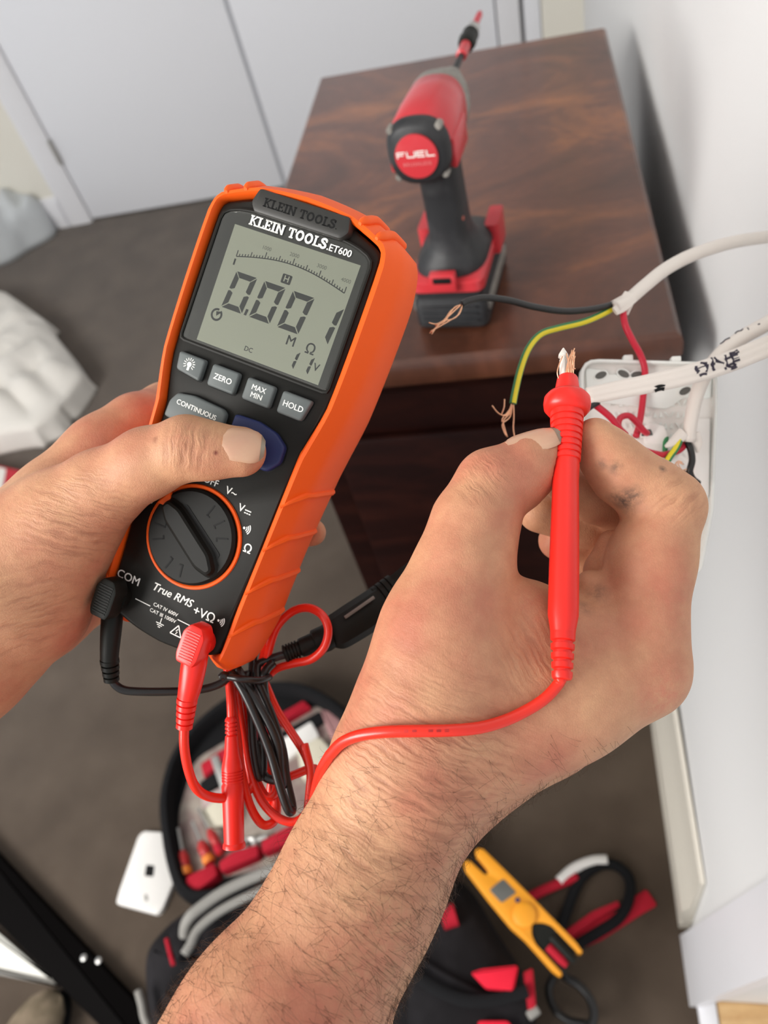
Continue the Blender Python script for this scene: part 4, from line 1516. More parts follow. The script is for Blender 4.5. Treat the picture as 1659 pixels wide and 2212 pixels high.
tr_ = root('cable_tie', tie.mean(0), 'thin black twist tie around the bundled cords under the tester', 'cable tie')
obj('tie_band', tube(tie, .0016, 8), M_blk, tr_, sharp=0)
obj('tie_end', tube(cat(Ps([(492, 1462, .352), (484, 1458, .351), (476, 1463, .351)]), 4), .0018, 8), M_blk, tr_, sharp=0)
# black alligator clip behind the forearm
ac = root('alligator_clip', P(790, 1310, .385), 'black rubber covered alligator clip beside the forearm, behind the red loop', 'clip')
a_, b_ = P(612, 1414, .372), P(716, 1374, .377)
pr = [(0, .0022), (.02, .0040)]
for k in range(5):
    t = .03 + k * .06
    pr += [(t, .0044), (t + .035, .0044), (t + .04, .0036), (t + .055, .0036)]
pr += [(.36, .0046), (.62, .0050), (.64, .0062), (.9, .0066), (1, .0060)]
obj('clip_strain_relief', lathe(pr, a_, b_, 18), M_blkplug, ac, sharp=30)
wax = nrm(P(880, 1262, .392) - P(720, 1370, .378))
obj('clip_body', tube(cat(Ps([(706, 1380, .377), (722, 1369, .378), (750, 1352, .380), (800, 1320, .384), (826, 1300, .387)]), 4), cat(A([[.0050], [.0086], [.0094], [.0096], [.0092]]), 4)[:, 0], 8, flat=(nrm(CAM - P(780, 1330, .38)), .62)), M_blkplug, ac, sharp=35)
for k in range(4):
    t = k / 4
    c_ = P(824 + 38 * t, 1300 - 36 * t, .387)
    obj('clip_rib', tube(A([c_ - wax * .0012, c_ + wax * .0012]), .0090 - .0016 * t, 12, flat=(nrm(CAM - c_), .62)), M_blkplug, ac)
obj('clip_jaw', tube(cat(Ps([(822, 1300, .387), (850, 1272, .389), (878, 1242, .391), (905, 1215, .393)]), 4), cat(A([[.0078], [.0064], [.0050], [.0036]]), 4)[:, 0], 10, flat=(nrm(CAM - P(850, 1270, .39)), .6)), M_blkplug, ac)
obj('clip_edge', tube(Ps([(745, 1334, .374), (808, 1290, .378)]), .0009, 6), M_dgrey, ac)
# ------------------------------------------------------------------ wiring plate and house cables
OXx = RC @ nrm([1, .035, .12])
OYy = RC @ nrm([.06, 1, -.05])
OYy = nrm(OYy - OXx * (OXx @ OYy))
OM = np.stack([OXx, OYy, np.cross(OXx, OYy)], 1)
OC = P(1400, 1010, .425)
wp = root('wiring_plate', OC, 'white wiring accessory seen from its ribbed back, hanging by its wires at the wall', 'outlet', OM)


def pob(name, vf, m, parent=wp, **k):
    return obj(name, vf, m, parent, True, **k)


def PL(u, v, z=0.0):       # local point on the plate seen at a pixel
    d = ray(u, v)
    n = OM[:, 2]
    q_ = OC + n * z - CAM
    return OM.T @ (CAM + d * ((q_ @ n) / (d @ n)) - OC)


def pl2(l, z=0.0):
    return A([PL(u, v, z)[:2] for u, v in l])


ol = rpoly(pl2([(1255, 1240), (1252, 778), (1545, 786), (1546, 880), (1538, 1100), (1512, 1238)]), [.004, .010, .003, .001, .004, .004], 5)
pob('back_shell', slab(ol, -.006, -.0005, .0006), M_plate2)
rim = [lift(off2(ol, i), z) for i, z in ((0, -.001), (0, .0035), (.0004, .0040), (.0014, .0040), (.0018, .0035), (.0018, -.0006))]
pob('rim', loft(rim, caps=(False, False)), M_plate, sharp=30)
tp = rpoly(pl2([(1268, 868), (1264, 796), (1300, 800), (1306, 810), (1538, 806), (1534, 862), (1480, 858), (1440, 884)]), .002, 3)
pob('top_tray', slab(tp, -.001, .0012, .0004), M_plate)
for u, v in ((1355, 778), (1458, 781)):
    c = PL(u, v)
    pob('edge_tab', box((c[0], c[1] + .0006, .001), (.005, .003, .006), .0006), M_plate)
for u, v, a_ in ((1297, 812, .35), (1346, 809, -.5), (1375, 811, .1), (1478, 846, .45)):
    c = PL(u, v)
    th = np.linspace(0, 2 * np.pi, 20, endpoint=False)
    e_ = (np.stack([np.cos(th) * .0033, np.sin(th) * .0019], 1) @ rot2(a_)[:2, :2].T) + c[:2]
    pob('slot_hole', slab(e_, .0004, .00135), M_hole)
    pob('slot_lip', loft([lift(off2(e_, i), z) for i, z in ((-.0008, .0012), (-.0007, .0019), (-.0001, .0019), (0, .0012))], caps=(False, False)), M_plate)
tri = []
for r_ in range(5):
    for k in range(9):
        u, v = 1322 + k * 25 - r_ * 1.5, 872 + r_ * 24
        if u > 1500 or (u < 1345 and v > 930):
            continue
        c = PL(u, v)[:2]
        for sx in (-1, 1):
            w = c + [sx * .0016, 0]
            tri.append(slab(rpoly(A([w + [-.0011 * sx, -.0016], w + [.0011 * sx, -.0016 * (1 if (k + r_) % 2 else -1)], w + [0, .0017]]), .0003, 2), -.0006, .0007))
pob('grip_studs', join(*tri), M_plate, sharp=20)
tri = []
for r_ in range(7):
    for k in range(3):
        c = PL(1468 + k * 24, 985 + r_ * 24)[:2]
        tri.append(slab(rpoly(A([c + [-.002, -.0014], c + [.002, -.001], c + [.0003, .0018]]), .0003, 2), -.0006, .0007))
pob('grip_studs', join(*tri), M_plate2, sharp=20)
sd = rpoly(pl2([(1488, 906), (1532, 904), (1530, 1075), (1500, 1075), (1497, 985)]), .0015, 3)
pob('side_panel', slab(sd, -.001, .0016, .0004), M_plate2)
for l, zt in (([(1388, 962), (1382, 925), (1400, 918), (1428, 926), (1436, 950), (1428, 965)], .0105), ([(1370, 1000), (1380, 948), (1432, 952), (1438, 1000)], .0065), ([(1345, 1030), (1352, 985), (1385, 990), (1420, 1015), (1415, 1040)], .0055)):
    pob('terminal_block', slab(rpoly(pl2(l, .002), .0012, 3), -.001, zt, .0008), M_plate2)
c = PL(1398, 934, .0106)
pob('terminal_hole', slab(rpoly(A([c[:2] + [-.003, -.0018], c[:2] + [.003, -.0018], c[:2] + [.002, .0016], c[:2] + [-.0025, .0016]]), .0006, 3), .0095, .0108), M_hole)
pob('mount_lug', slab(rpoly(pl2([(1478, 1282), (1470, 1240), (1508, 1240), (1507, 1265), (1497, 1281)]), .0015, 3), -.008, -.003, .0006), M_plate2)


def copper(parent, runs, r=.00033, nm='copper_strands'):
    return obj(nm, join(*[tube(cat(Ps(l), 4), r, 5) for l in runs]), M_cu, parent, sharp=0)


def wire(parent, nm, l, r, m, n=6):
    return obj(nm, tube(cat(Ps(l), n), r, 12), m, parent, sharp=0)


def gy_wire(parent, l, r, side=1.0):
    p = cat(Ps(l), 6)
    w_ = obj('earth_wire', tube(p, r, 14), M_green, parent, sharp=0, label='green and yellow striped wire')
    T = np.gradient(p, axis=0)
    T /= np.linalg.norm(T, axis=1)[:, None]
    vs, fs = [], []
    for i in range(len(p)):
        n = nrm(CAM - p[i])
        n = nrm(n - T[i] * (n @ T[i]))
        b = np.cross(T[i], n) * side
        for a_ in np.linspace(-.35, .95, 6):
            vs.append(p[i] + (n * math.cos(a_) + b * math.sin(a_)) * (r + .00006))
    for i in range(len(p) - 1):
        for j in range(5):
            k = i * 6 + j
            fs.append((k, k + 1, k + 7, k + 6))
    obj('yellow_stripe', (A(vs), fs), M_yel, w_, sharp=0)
    return w_


# upper cable: three bared cores
c1 = root('house_cable', P(1500, 545, .44), 'white cable arching in from the wall above, its black, earth and red cores spread apart', 'cable', group='white house cables at the wiring plate')
p = cat(Ps([(1800, 515, .57), (1730, 508, .53), (1659, 512, .50), (1580, 524, .475), (1500, 549, .452), (1440, 580, .437), (1392, 618, .427), (1355, 650, .421), (1330, 664, .418)]), 6)
obj('sheath', tube(p, np.linspace(.0041, .0035, len(p)), 16, flat=(nrm(CAM - P(1450, 580, .43)), .85)), M_wsheath, c1, sharp=0)
obj('sheath_flap', tube(cat(Ps([(1372, 636, .425), (1345, 644, .422), (1316, 656, .420)]), 4), cat(A([[.0026], [.0016], [.0006]]), 4)[:, 0], 8, flat=(nrm(CAM - P(1345, 645, .42)), .4)), M_wsheath, c1)
obj('sheath_flap', tube(cat(Ps([(1366, 640, .424), (1362, 655, .423), (1354, 680, .423)]), 4), cat(A([[.0026], [.0018], [.0008]]), 4)[:, 0], 8, flat=(nrm(CAM - P(1345, 645, .42)), .4)), M_wsheath, c1)
obj('sheath_flap', tube(cat(Ps([(1362, 640, .421), (1345, 660, .4185), (1328, 673, .417)]), 4), cat(A([[.0044], [.0036], [.0024]]), 4)[:, 0], 10, flat=(nrm(CAM - P(1345, 645, .42)), .45)), M_wsheath, c1)
wire(c1, 'active_wire', [(1350, 648, .423), (1315, 660, .420), (1270, 669, .415), (1215, 672, .410), (1150, 662, .404), (1100, 649, .399), (1050, 643, .394), (1015, 649, .391), (996, 658, .389)], .00175, M_blk)
copper(c1, [[(1000, 655, .389), (985, 668, .388), (968, 684, .387), (950, 700, .386), (928, 720, .386)], [(1000, 655, .389), (992, 678, .387), (972, 692, .3865), (948, 706, .386), (930, 716, .386)],
            [(998, 656, .389), (975, 670, .388), (962, 688, .387), (942, 708, .386), (932, 722, .386)], [(999, 660, .389), (988, 682, .387), (975, 690, .387), (955, 694, .386), (940, 710, .386)],
            [(960, 692, .386), (942, 700, .386), (926, 697, .386)], [(997, 658, .3885), (982, 664, .388), (970, 680, .387), (960, 695, .386), (940, 704, .386)]], .00036)
gy_wire(c1, [(1340, 655, .424), (1310, 674, .421), (1262, 695, .416), (1205, 709, .411), (1168, 722, .407), (1142, 752, .404), (1125, 795, .402), (1114, 840, .401), (1108, 872, .400)], .00185, -1.0)
copper(c1, [[(1108, 868, .400), (1104, 885, .400), (1092, 898, .399), (1076, 892, .398), (1063, 876, .397)], [(1108, 868, .400), (1100, 890, .400), (1084, 897, .399), (1089, 880, .398), (1090, 862, .398)],
            [(1107, 868, .400), (1104, 890, .400), (1088, 908, .399), (1090, 925, .399), (1096, 944, .399)], [(1109, 868, .400), (1110, 900, .399), (1109, 925, .399), (1112, 946, .399)],
            [(1107, 870, .400), (1102, 900, .3995), (1086, 915, .399), (1088, 930, .399), (1094, 942, .399)], [(1106, 870, .400), (1100, 886, .400), (1086, 903, .399), (1085, 912, .399)]], .00036)
wire(c1, 'neutral_wire', [(1345, 665, .421), (1350, 700, .420), (1366, 735, .421), (1384, 768, .423), (1393, 800, .424), (1391, 840, .424), (1386, 885, .422), (1380, 920, .418), (1374, 942, .414)], .0018, M_wired)

# flat cable with the marker writing
c2 = root('house_cable', P(1400, 830, .39), 'flat white cable marked with black handwriting, its end beside the red probe guard', 'cable', group='white house cables at the wiring plate')
p = cat(Ps([(1800, 690, .46), (1730, 722, .43), (1659, 748, .408), (1580, 780, .395), (1500, 806, .386), (1420, 825, .381), (1340, 841, .378), (1269, 856, .376)]), 6)
cn = nrm(CAM - P(1450, 820, .38) + .02 * RC[:, 1])
r_ = np.linspace(.0062, .0042, len(p))
offs = (-.55, 0, .55)
T, U, B = frames(p)
U = A([nrm(cn - t * (cn @ t)) for t in T])
B = np.cross(T, U)
th = np.linspace(0, 2 * np.pi, 36, endpoint=False)
sec = np.column_stack([np.sin(th), np.cos(th)])
rad_ = []
rings = []
for i in range(len(p)):
    x = np.sin(th) * 1.0
    yv = np.cos(th)
    lobe = .40 * np.sign(yv) * np.abs(yv) ** .55 * (1 + .14 * np.cos(x * 3 * np.pi))
    rings.append(p[i] + r_[i] * (x[:, None] * B[i] + lobe[:, None] * U[i]))
V2, Q2 = loft(rings)
sh = obj('sheath', (V2, Q2), M_wsheath, c2, sharp=0)
T2 = BVHTree.FromPolygons([Vector(v) for v in V2], [q for q in Q2 if len(q) == 4])


def ink(pts, w):
    q_ = []
    for u, v in pts:
        l, n, d = hit(T2, u, v)
        if l is None:
            continue
        q_.append(l + nrm(CAM - l) * .00008)
    if len(q_) < 2:
        return None
    q_ = cat(A(q_), 3)
    t = np.gradient(q_, axis=0)
    n = np.cross(t, CAM - q_)
    n = n / np.linalg.norm(n, axis=1)[:, None] * w / 2
    k = len(q_)
    return np.vstack([q_ - n, q_ + n]), [(i, i + 1, k + i + 1, k + i) for i in range(k - 1)]


z = lambda l: [(1380 + x / 5.946, 700 + y / 5.946) for x, y in l]
mk = [z([(712, 478), (722, 540), (732, 600), (742, 640)]), z([(725, 490), (790, 512), (850, 515), (880, 512)]), z([(740, 615), (780, 570), (840, 545), (872, 530)]), z([(872, 515), (866, 560), (852, 612)]),
      z([(915, 435), (935, 490), (940, 560), (962, 605)]), z([(912, 430), (955, 435), (985, 470), (1035, 500), (1090, 520)]), z([(940, 520), (980, 490), (1010, 490)]),
      z([(1092, 400), (1105, 450), (1120, 520), (1160, 560), (1210, 560), (1255, 535)]), z([(1160, 385), (1190, 440), (1200, 500), (1240, 540)]), z([(1165, 390), (1230, 375), (1278, 340)]), z([(1190, 425), (1235, 410), (1275, 398)]),
      z([(1205, 475), (1250, 460), (1298, 445)]), z([(1110, 470), (1150, 450), (1180, 440)]), z([(1130, 535), (1165, 510), (1200, 500)]), z([(1095, 560), (1110, 592)])]
vf = [ink(m_, .0021) for m_ in mk]
obj('marker_writing', join(*[x for x in vf if x]), M_ink, sh, label='black marker writing')
vf = [ink(z([(785, 672), (830, 655), (875, 655)]), .0022)]
obj('marker_dot', join(*[x for x in vf if x]), M_ink, sh)
# a nick cut through the sheath, the black core showing
vf = [ink([(1413, 842), (1420, 839), (1428, 837), (1436, 838)], .0030)]
obj('sheath_nick', join(*[x for x in vf if x]), M_groove, sh)
wire(c2, 'neutral_wire', [(1275, 868, .379), (1293, 880, .380), (1322, 905, .384), (1352, 945, .392), (1385, 970, .399), (1425, 982, .405), (1445, 980, .408), (1468, 972, .410), (1484, 955, .412)], .0017, M_wired)
wire(c2, 'neutral_loop', [(1352, 940, .398), (1336, 922, .402), (1340, 903, .406), (1358, 898, .408), (1375, 912, .409), (1390, 930, .411), (1398, 936, .414)], .0017, M_wired)
wire(c2, 'active_wire', [(1290, 866, .378), (1274, 876, .377), (1262, 884, .377), (1248, 885, .378)], .0022, M_blk)
gy_wire(c2, [(1280, 855, .378), (1262, 858, .377), (1246, 862, .377)], .0016)

# third cable, running down behind the flat one
c3 = root('house_cable', P(1500, 860, .405), 'round white cable dropping behind the flat marked cable into the wiring plate', 'cable', group='white house cables at the wiring plate')
p = cat(Ps([(1800, 610, .48), (1730, 655, .452), (1659, 698, .432), (1605, 728, .422), (1560, 762, .415), (1526, 805, .410), (1506, 850, .408), (1494, 900, .408), (1487, 955, .409)]), 6)
T3V, T3Q = tube(p, np.linspace(.0046, .0034, len(p)), 16)
sh3 = obj('sheath', (T3V, T3Q), M_wsheath, c3, sharp=0)
T2 = BVHTree.FromPolygons([Vector(v) for v in T3V], [q for q in T3Q if len(q) == 4])
vf = [ink(l, .0013) for l in (z([(1045, 262), (1075, 245), (1120, 205), (1175, 182)]), z([(1215, 130), (1235, 145)]), z([(1240, 128), (1270, 100), (1310, 92), (1345, 65)]), z([(1350, 45), (1385, 48), (1405, 78)]), z([(1530, 12), (1560, 2)]))]
vf = [x for x in vf if x]
if vf:
    obj('marker_writing', join(*vf), M_ink, sh3)
nf = nrm(CAM - P(1480, 960, .41))
for l in ([(1478, 935, .407), (1458, 952, .406), (1437, 965, .405)], [(1497, 938, .408), (1506, 958, .409), (1507, 978, .409)]):
    obj('sheath_flap', tube(cat(Ps(l), 4), cat(A([[.0034], [.0026], [.0008]]), 4)[:, 0], 8, flat=(nf, .35)), M_wsheath, c3)
gy_wire(c3, [(1472, 940, .408), (1462, 965, .406), (1448, 985, .405), (1432, 1010, .404)], .0018)
wire(c3, 'earth_stub', [(1439, 945, .416), (1437, 960, .414), (1436, 978, .412)], .0014, M_green)
wire(c3, 'active_wire', [(1484, 955, .410), (1492, 972, .409), (1495, 995, .408), (1490, 1018, .408), (1496, 1034, .41), (1508, 1044, .412)], .0018, M_blk)
copper(c3, [[(1500, 1034, .410), (1482, 1022, .408), (1466, 1014, .407), (1460, 1002, .406), (1466, 996, .406), (1474, 999, .406)], [(1504, 1040, .410), (1484, 1027, .408), (1466, 1018, .407), (1458, 1006, .406), (1463, 998, .406)],
            [(1502, 1036, .410), (1480, 1020, .408), (1470, 1012, .407), (1465, 1000, .406), (1477, 1003, .406)], [(1488, 1020, .409), (1476, 1016, .408), (1490, 1012, .408)], [(1506, 1042, .410), (1486, 1030, .408), (1490, 1024, .408)]], .00036)
# strands pinched against the probe tip
cw = root('stripped_wire_end', P(1224, 800, .311), 'fanned bare copper strands held beside the red probe tip', 'wire')
random.seed(5)
runs = []
for k in range(13):
    x = 1222 + k * 1.3
    runs.append([(1228 + k * .8, 834, .3105), (x + 1, 806, .3095 + .0002 * (k % 4)), (x + random.uniform(0, 6), 782 + random.uniform(-8, 8), .3098), (x + 4 + random.uniform(-4, 8), 762 + random.uniform(-8, 10), .311)])
runs += [[(1212, 830, .3105), (1204, 808, .310), (1207, 790, .310), (1215, 770, .3105)], [(1236, 815, .310), (1240, 790, .310), (1238, 765, .310), (1241, 752, .310)], [(1234, 810, .3095), (1237, 796, .3095), (1243, 797, .3095)]]
obj('copper_strands', join(*[tube(cat(Ps(l), 4), .00027, 5) for l in runs]), M_cu, cw, sharp=0)

# ------------------------------------------------------------------ things on the floor
def flat(l, z):
    return A([G(u, v, z) for u, v in l])


def poly_slab(l, z0, z1, rad_=.0, bev=0.0, zref=None):
    q_ = flat(l, zref if zref is not None else z1)[:, :2]
    q_ = rpoly(q_, rad_ if rad_ else 1e-5, 4 if rad_ else 1)
    return slab(q_, z0, z1, bev)


# tool bag: lid lying open with pouches, body in front of it
bg_ = root('tool_bag', G(560, 1950, 0), 'open black tool bag with red pockets and a grey handle on the carpet', 'bag')
ZL = .10
lid_o = [(388, 1955), (352, 1850), (338, 1720), (362, 1630), (410, 1565), (480, 1505), (560, 1470), (640, 1468), (710, 1500), (790, 1570), (850, 1660), (900, 1760), (860, 1840), (640, 1905)]
lo_ = flat(lid_o, ZL)[:, :2]
lo_s = rpoly(lo_, .05, 5)
obj('lid_panel', slab(off2(lo_s, .006), .002, ZL - .035, .004), M_bagd, bg_)
rp_ = np.vstack([lift(lo_s, ZL - .010), lift(lo_s[:1], ZL - .010)])
obj('lid_rim', loft([lift(off2(lo_s, i), z) for i, z in ((.0, .0), (-.004, .03), (-.003, ZL - .012), (.004, ZL), (.014, ZL), (.020, ZL - .012), (.020, ZL - .045))], caps=(True, False)), M_bagd, bg_, sharp=50)
ZI = ZL - .034
obj('lining', poly_slab([(408, 1915), (385, 1830), (385, 1750), (420, 1640), (520, 1580), (690, 1520), (790, 1630), (850, 1740), (640, 1860)], ZI - .02, ZI, .02, .003), M_net, bg_)
for l, zz in (([(432, 1650), (520, 1590), (655, 1512), (672, 1528), (530, 1612), (440, 1680)], .012), ):
    obj('elastic_band', poly_slab(l, ZI, ZI + zz, .004, .003), M_bagred, bg_)
obj('dark_strap', poly_slab([(430, 1690), (530, 1622), (690, 1535), (705, 1555), (560, 1640), (435, 1718)], ZI, ZI + .010, .004, .002), M_bagd, bg_)
for l in ([(396, 1912), (402, 1892), (462, 1862), (470, 1890), (408, 1938)], [(476, 1884), (470, 1862), (500, 1838), (556, 1822), (560, 1848)], [(566, 1844), (562, 1816), (640, 1772), (700, 1750), (700, 1790)]):
    obj('pocket', poly_slab(l, ZI - .02, ZI + .026, .006, .005), M_bagred, bg_)
bod = [(292, 2085), (300, 2040), (345, 1985), (400, 1945), (520, 1880), (700, 1790), (900, 1830), (1010, 1900), (1060, 1990), (1120, 2080), (1150, 2150), (1130, 2260), (800, 2350), (420, 2330), (300, 2230)]
bq = rpoly(flat(bod, .15)[:, :2], .05, 4)
obj('bag_body', loft([lift(off2(bq, .02), .001), lift(bq, .03), lift(bq, .11), lift(off2(bq, .008), .132), lift(off2(bq, .024), .145), lift(off2(bq, .05), .15)]), M_bag, bg_, sharp=60)
pk = flat([(330, 2130), (470, 2060), (640, 2080), (700, 2300), (380, 2300)], .165)[:, :2]
obj('front_pocket', loft([lift(off2(rpoly(pk, .03, 4), i), z) for i, z in ((0, .146), (.002, .156), (.012, .163), (.03, .166))]), M_bag, bg_, sharp=60)
hn_ = cat(flat([(385, 2020), (400, 1990), (440, 1955), (490, 1922), (560, 1890), (640, 1862), (720, 1840)], .185), 5)
hn_[:, 2] += np.concatenate([np.linspace(-.022, 0, 8), np.zeros(len(hn_) - 8)])
obj('handle', tube(hn_, .0088, 12), M_grey, bg_, sharp=0)
hn2 = cat(flat([(398, 2062), (412, 2040), (430, 2005), (480, 1965), (560, 1925), (640, 1892), (720, 1868)], .18), 5)
obj('handle', tube(hn2, .0072, 12), M_grey, bg_, sharp=0)
obj('handle_anchor', poly_slab([(362, 2015), (385, 1995), (402, 2015), (398, 2060), (380, 2075)], .148, .172, .006, .004, zref=.17), M_bag, bg_)
obj('red_stitching', tube(flat([(360, 2028), (368, 2060), (375, 2085)], .162), .0035, 8), M_bagred, bg_)
obj('zip_pull', tube(cat(flat([(298, 2140), (306, 2170), (312, 2200), (330, 2240)], .165), 4), .0055, 8), M_grey, bg_, sharp=0)
obj('side_flap', poly_slab([(880, 2050), (960, 2100), (1060, 2150), (1140, 2130), (1145, 2212), (880, 2260)], .150, .162, .015, .004), M_bag, bg_)
obj('webbing', tube(cat(flat([(880, 2090), (930, 2130), (1000, 2160), (1070, 2160), (1140, 2140)], .172), 5), .008, 8, flat=((0, 0, 1), .35)), M_bagd, bg_)
obj('red_tab', poly_slab([(1016, 2100), (1040, 2092), (1118, 2084), (1108, 2140), (1048, 2134)], .162, .178, .004, .003), M_pinkred, bg_)
obj('red_tab', poly_slab([(1130, 2100), (1150, 2090), (1158, 2180), (1140, 2182)], .152, .165, .003, .002), M_bagred, bg_)
obj('red_tab', poly_slab([(1030, 2204), (1100, 2204), (1120, 2260), (1040, 2260)], .16, .178, .006, .003), M_pinkred, bg_)
obj('red_cap', lathe([(0, .016), (1, .016)], G(955, 1985, .152), G(985, 1975, .152), 16), M_bagred, bg_)
obj('grey_tube', lathe([(0, .013), (1, .011)], G(925, 1930, .155), G(962, 1972, .155), 16), M_grey, bg_)
obj('buckle', box(G(1152, 2188, .16), (.018, .012, .01), .003, rot2(.6)), M_grey, bg_)


def handle_tool(name, a, b, z, r, m1, m2, label, cat_='screwdriver'):
    a_, b_ = G(*a, z), G(*b, z)
    rt = root(name, a_, label, cat_, group='screwdrivers in the bag lid')
    obj('grip', lathe([(0, r * .6), (.06, r), (.35, r), (.42, r * .8), (.5, r * .95), (.8, r * .95), (1, r * .5)], a_, b_, 14), m1, rt)
    k = a_ + (b_ - a_) * .02
    obj('grip_inset', lathe([(0, r * 1.05), (.9, r * 1.05), (1, r * .9)], a_ + (b_ - a_) * .06, a_ + (b_ - a_) * .36, 14), m2, rt)
    obj('shaft', lathe([(0, r * .3), (1, r * .3)], b_, b_ + (b_ - a_) * .9, 8), M_steel, rt)
    return rt


zt_ = ZI + .012
handle_tool('screwdriver', (404, 1895), (394, 1838), zt_, .0105, M_sdrd, M_sdor, 'screwdriver with red and orange handle, nearest the white cover plate')
handle_tool('screwdriver', (455, 1868), (434, 1818), zt_ + .006, .0105, M_sdrd, M_sdor, 'screwdriver with red and orange handle between two red pockets')
handle_tool('screwdriver', (480, 1845), (452, 1792), zt_ + .010, .009, M_sdrd, M_bagred, 'dark red handled screwdriver just below the red clip sleeve')
# clutter in the lid
for nm, lab, c_, l, m_, h_ in (('plastic_packet', 'cream plastic packet low in the bag lid, behind the hanging red sleeve', 'packet', [(430, 1755), (470, 1722), (520, 1730), (510, 1775), (455, 1790)], M_creamobj, .016),
                               ('plastic_box', 'pale plastic box in the bag lid beside the forearm', 'box', [(640, 1615), (690, 1590), (735, 1640), (690, 1690), (650, 1680)], M_creamobj, .022),
                               ('plastic_box', 'white flat box in the upper corner of the bag lid', 'box', [(600, 1600), (672, 1556), (690, 1590), (620, 1640)], M_cover, .012),
                               ('cloth_pouch', 'dusky pink pouch in the bag lid at the far right corner', 'pouch', [(690, 1530), (735, 1540), (790, 1620), (760, 1660), (715, 1600)], mat('dusky_pink_cloth', (.38, .2, .2), .8), .012),
                               ('cloth_pouch', 'pale mesh pouch on the left inside of the bag lid', 'pouch', [(432, 1720), (520, 1680), (520, 1720), (440, 1760)], mat('pale_pink_mesh', (.45, .34, .33), .8), .014)):
    o = obj(nm, poly_slab(l, ZI + .0005, ZI + h_, .006, .004), m_)
    tag(o, lab, c_, {'box': 'boxes in the bag lid', 'pouch': 'pouches in the bag lid'}.get(c_))
o = obj('metal_key', join(tube(cat(flat([(520, 1830), (535, 1812), (552, 1815), (545, 1832), (525, 1834)], ZI + .012), 4), .004, 8), box(G(560, 1812, ZI + .012), (.03, .008, .003), .001, rot2(.4))), M_steel)
tag(o, 'small metal key ring and key below the red sleeve mouth', 'key')
o = obj('steel_rule', box(G(475, 1670, ZI + .014), (.015, .075, .003), .001, rot2(.55)), M_steel)
tag(o, 'short steel strip across the red band in the bag lid', 'rule')

# white cover plate on the carpet
cpz = .012
cpt = root('cover_plate', G(310, 1880, 0), 'white switch cover plate with a small square hole lying on the carpet', 'cover plate')
cl = [(249, 1952), (256, 1925), (298, 1805), (310, 1794), (352, 1797), (385, 1880), (350, 1965), (338, 1976)]
obj('plate', poly_slab(cl, .0005, cpz, .006, .003), M_cover, cpt)
obj('square_hole', poly_slab([(312, 1892), (316, 1868), (334, 1870), (331, 1894)], cpz - .001, cpz + .0004, .003), M_groove, cpt)
obj('screw_mark', poly_slab([(312, 1932), (318, 1932), (320, 1946), (313, 1946)], cpz - .001, cpz + .0003, .001), M_grey, cpt)

# amber fork tester
z5 = .185
a_, b_ = G(1018, 1858, z5), G(1232, 2086, z5 - .02)
ya = nrm(b_ - a_)
xa = nrm(np.cross(ya, [0, 0, 1]))
za = np.cross(xa, ya)
FM = np.stack([xa, ya, za], 1)
L5 = np.linalg.norm(b_ - a_)
ft = root('fork_tester', a_, 'amber fork shaped voltage tester with a grey window lying on the bag side', 'tester', FM)
k5 = L5 / .203
S5 = lambda l: A(l, float) * .001 * k5
o5 = rpoly(S5([(-24, 3), (-17, -4), (-9, 0), (-6, 32), (-2, 36), (2, 32), (4, 0), (10, -5), (18, 0), (24, 60), (27, 110), (24, 135), (25, 190), (22, 204), (17, 202), (17, 150), (12, 138), (0, 128), (-12, 138), (-19, 150), (-19, 202), (-25, 206), (-28, 190), (-27, 110), (-26, 60)]), .0025, 2)
obj('case', slab(o5, -.012, .014, .0009), M_t5, ft, True)
obj('rotary_switch', lathe([(0, .0175 * k5), (.8, .0175 * k5), (1, .015 * k5)], (0, .113 * k5, .013), (0, .113 * k5, .019), 28), M_t5, ft, True)
obj('window', slab(rpoly(S5([(-15, 56), (13, 52), (13, 78), (-15, 84)]), .003, 3), .013, .0148, .0005), M_t5g, ft, True)
obj('hold_button', lathe([(0, .004 * k5), (1, .0035 * k5)], (-.008 * k5, .092 * k5, .013), (-.008 * k5, .092 * k5, .016), 14), M_navy, ft, True)
obj('lead_bay', slab(rpoly(S5([(-18.6, 151), (-11.6, 139), (0, 129), (11.6, 139), (16.6, 151), (16.6, 196), (-18.6, 198)]), .002, 3), -.011, .0105), M_blkplug, ft, True)
obj('lead_plug', lathe([(0, .006), (.7, .006), (1, .004)], S5([-7, 160, 13]), S5([-7, 205, 12]), 12), M_blkplug, ft, True)
obj('lead_plug', lathe([(0, .006), (.7, .006), (1, .004)], S5([6, 165, 13]), S5([5, 200, 12]), 12), M_bagred, ft, True)
obj('black_lead', tube(cat(flat([(1205, 2085), (1222, 2110), (1250, 2128), (1275, 2160), (1282, 2200), (1260, 2240)], .06), 5), .0065, 10), M_blk, ft, sharp=0)
obj('black_lead', tube(cat(flat([(1195, 2110), (1185, 2140), (1198, 2180), (1230, 2205), (1270, 2212)], .03), 5), .006, 10), M_blk, ft, sharp=0)

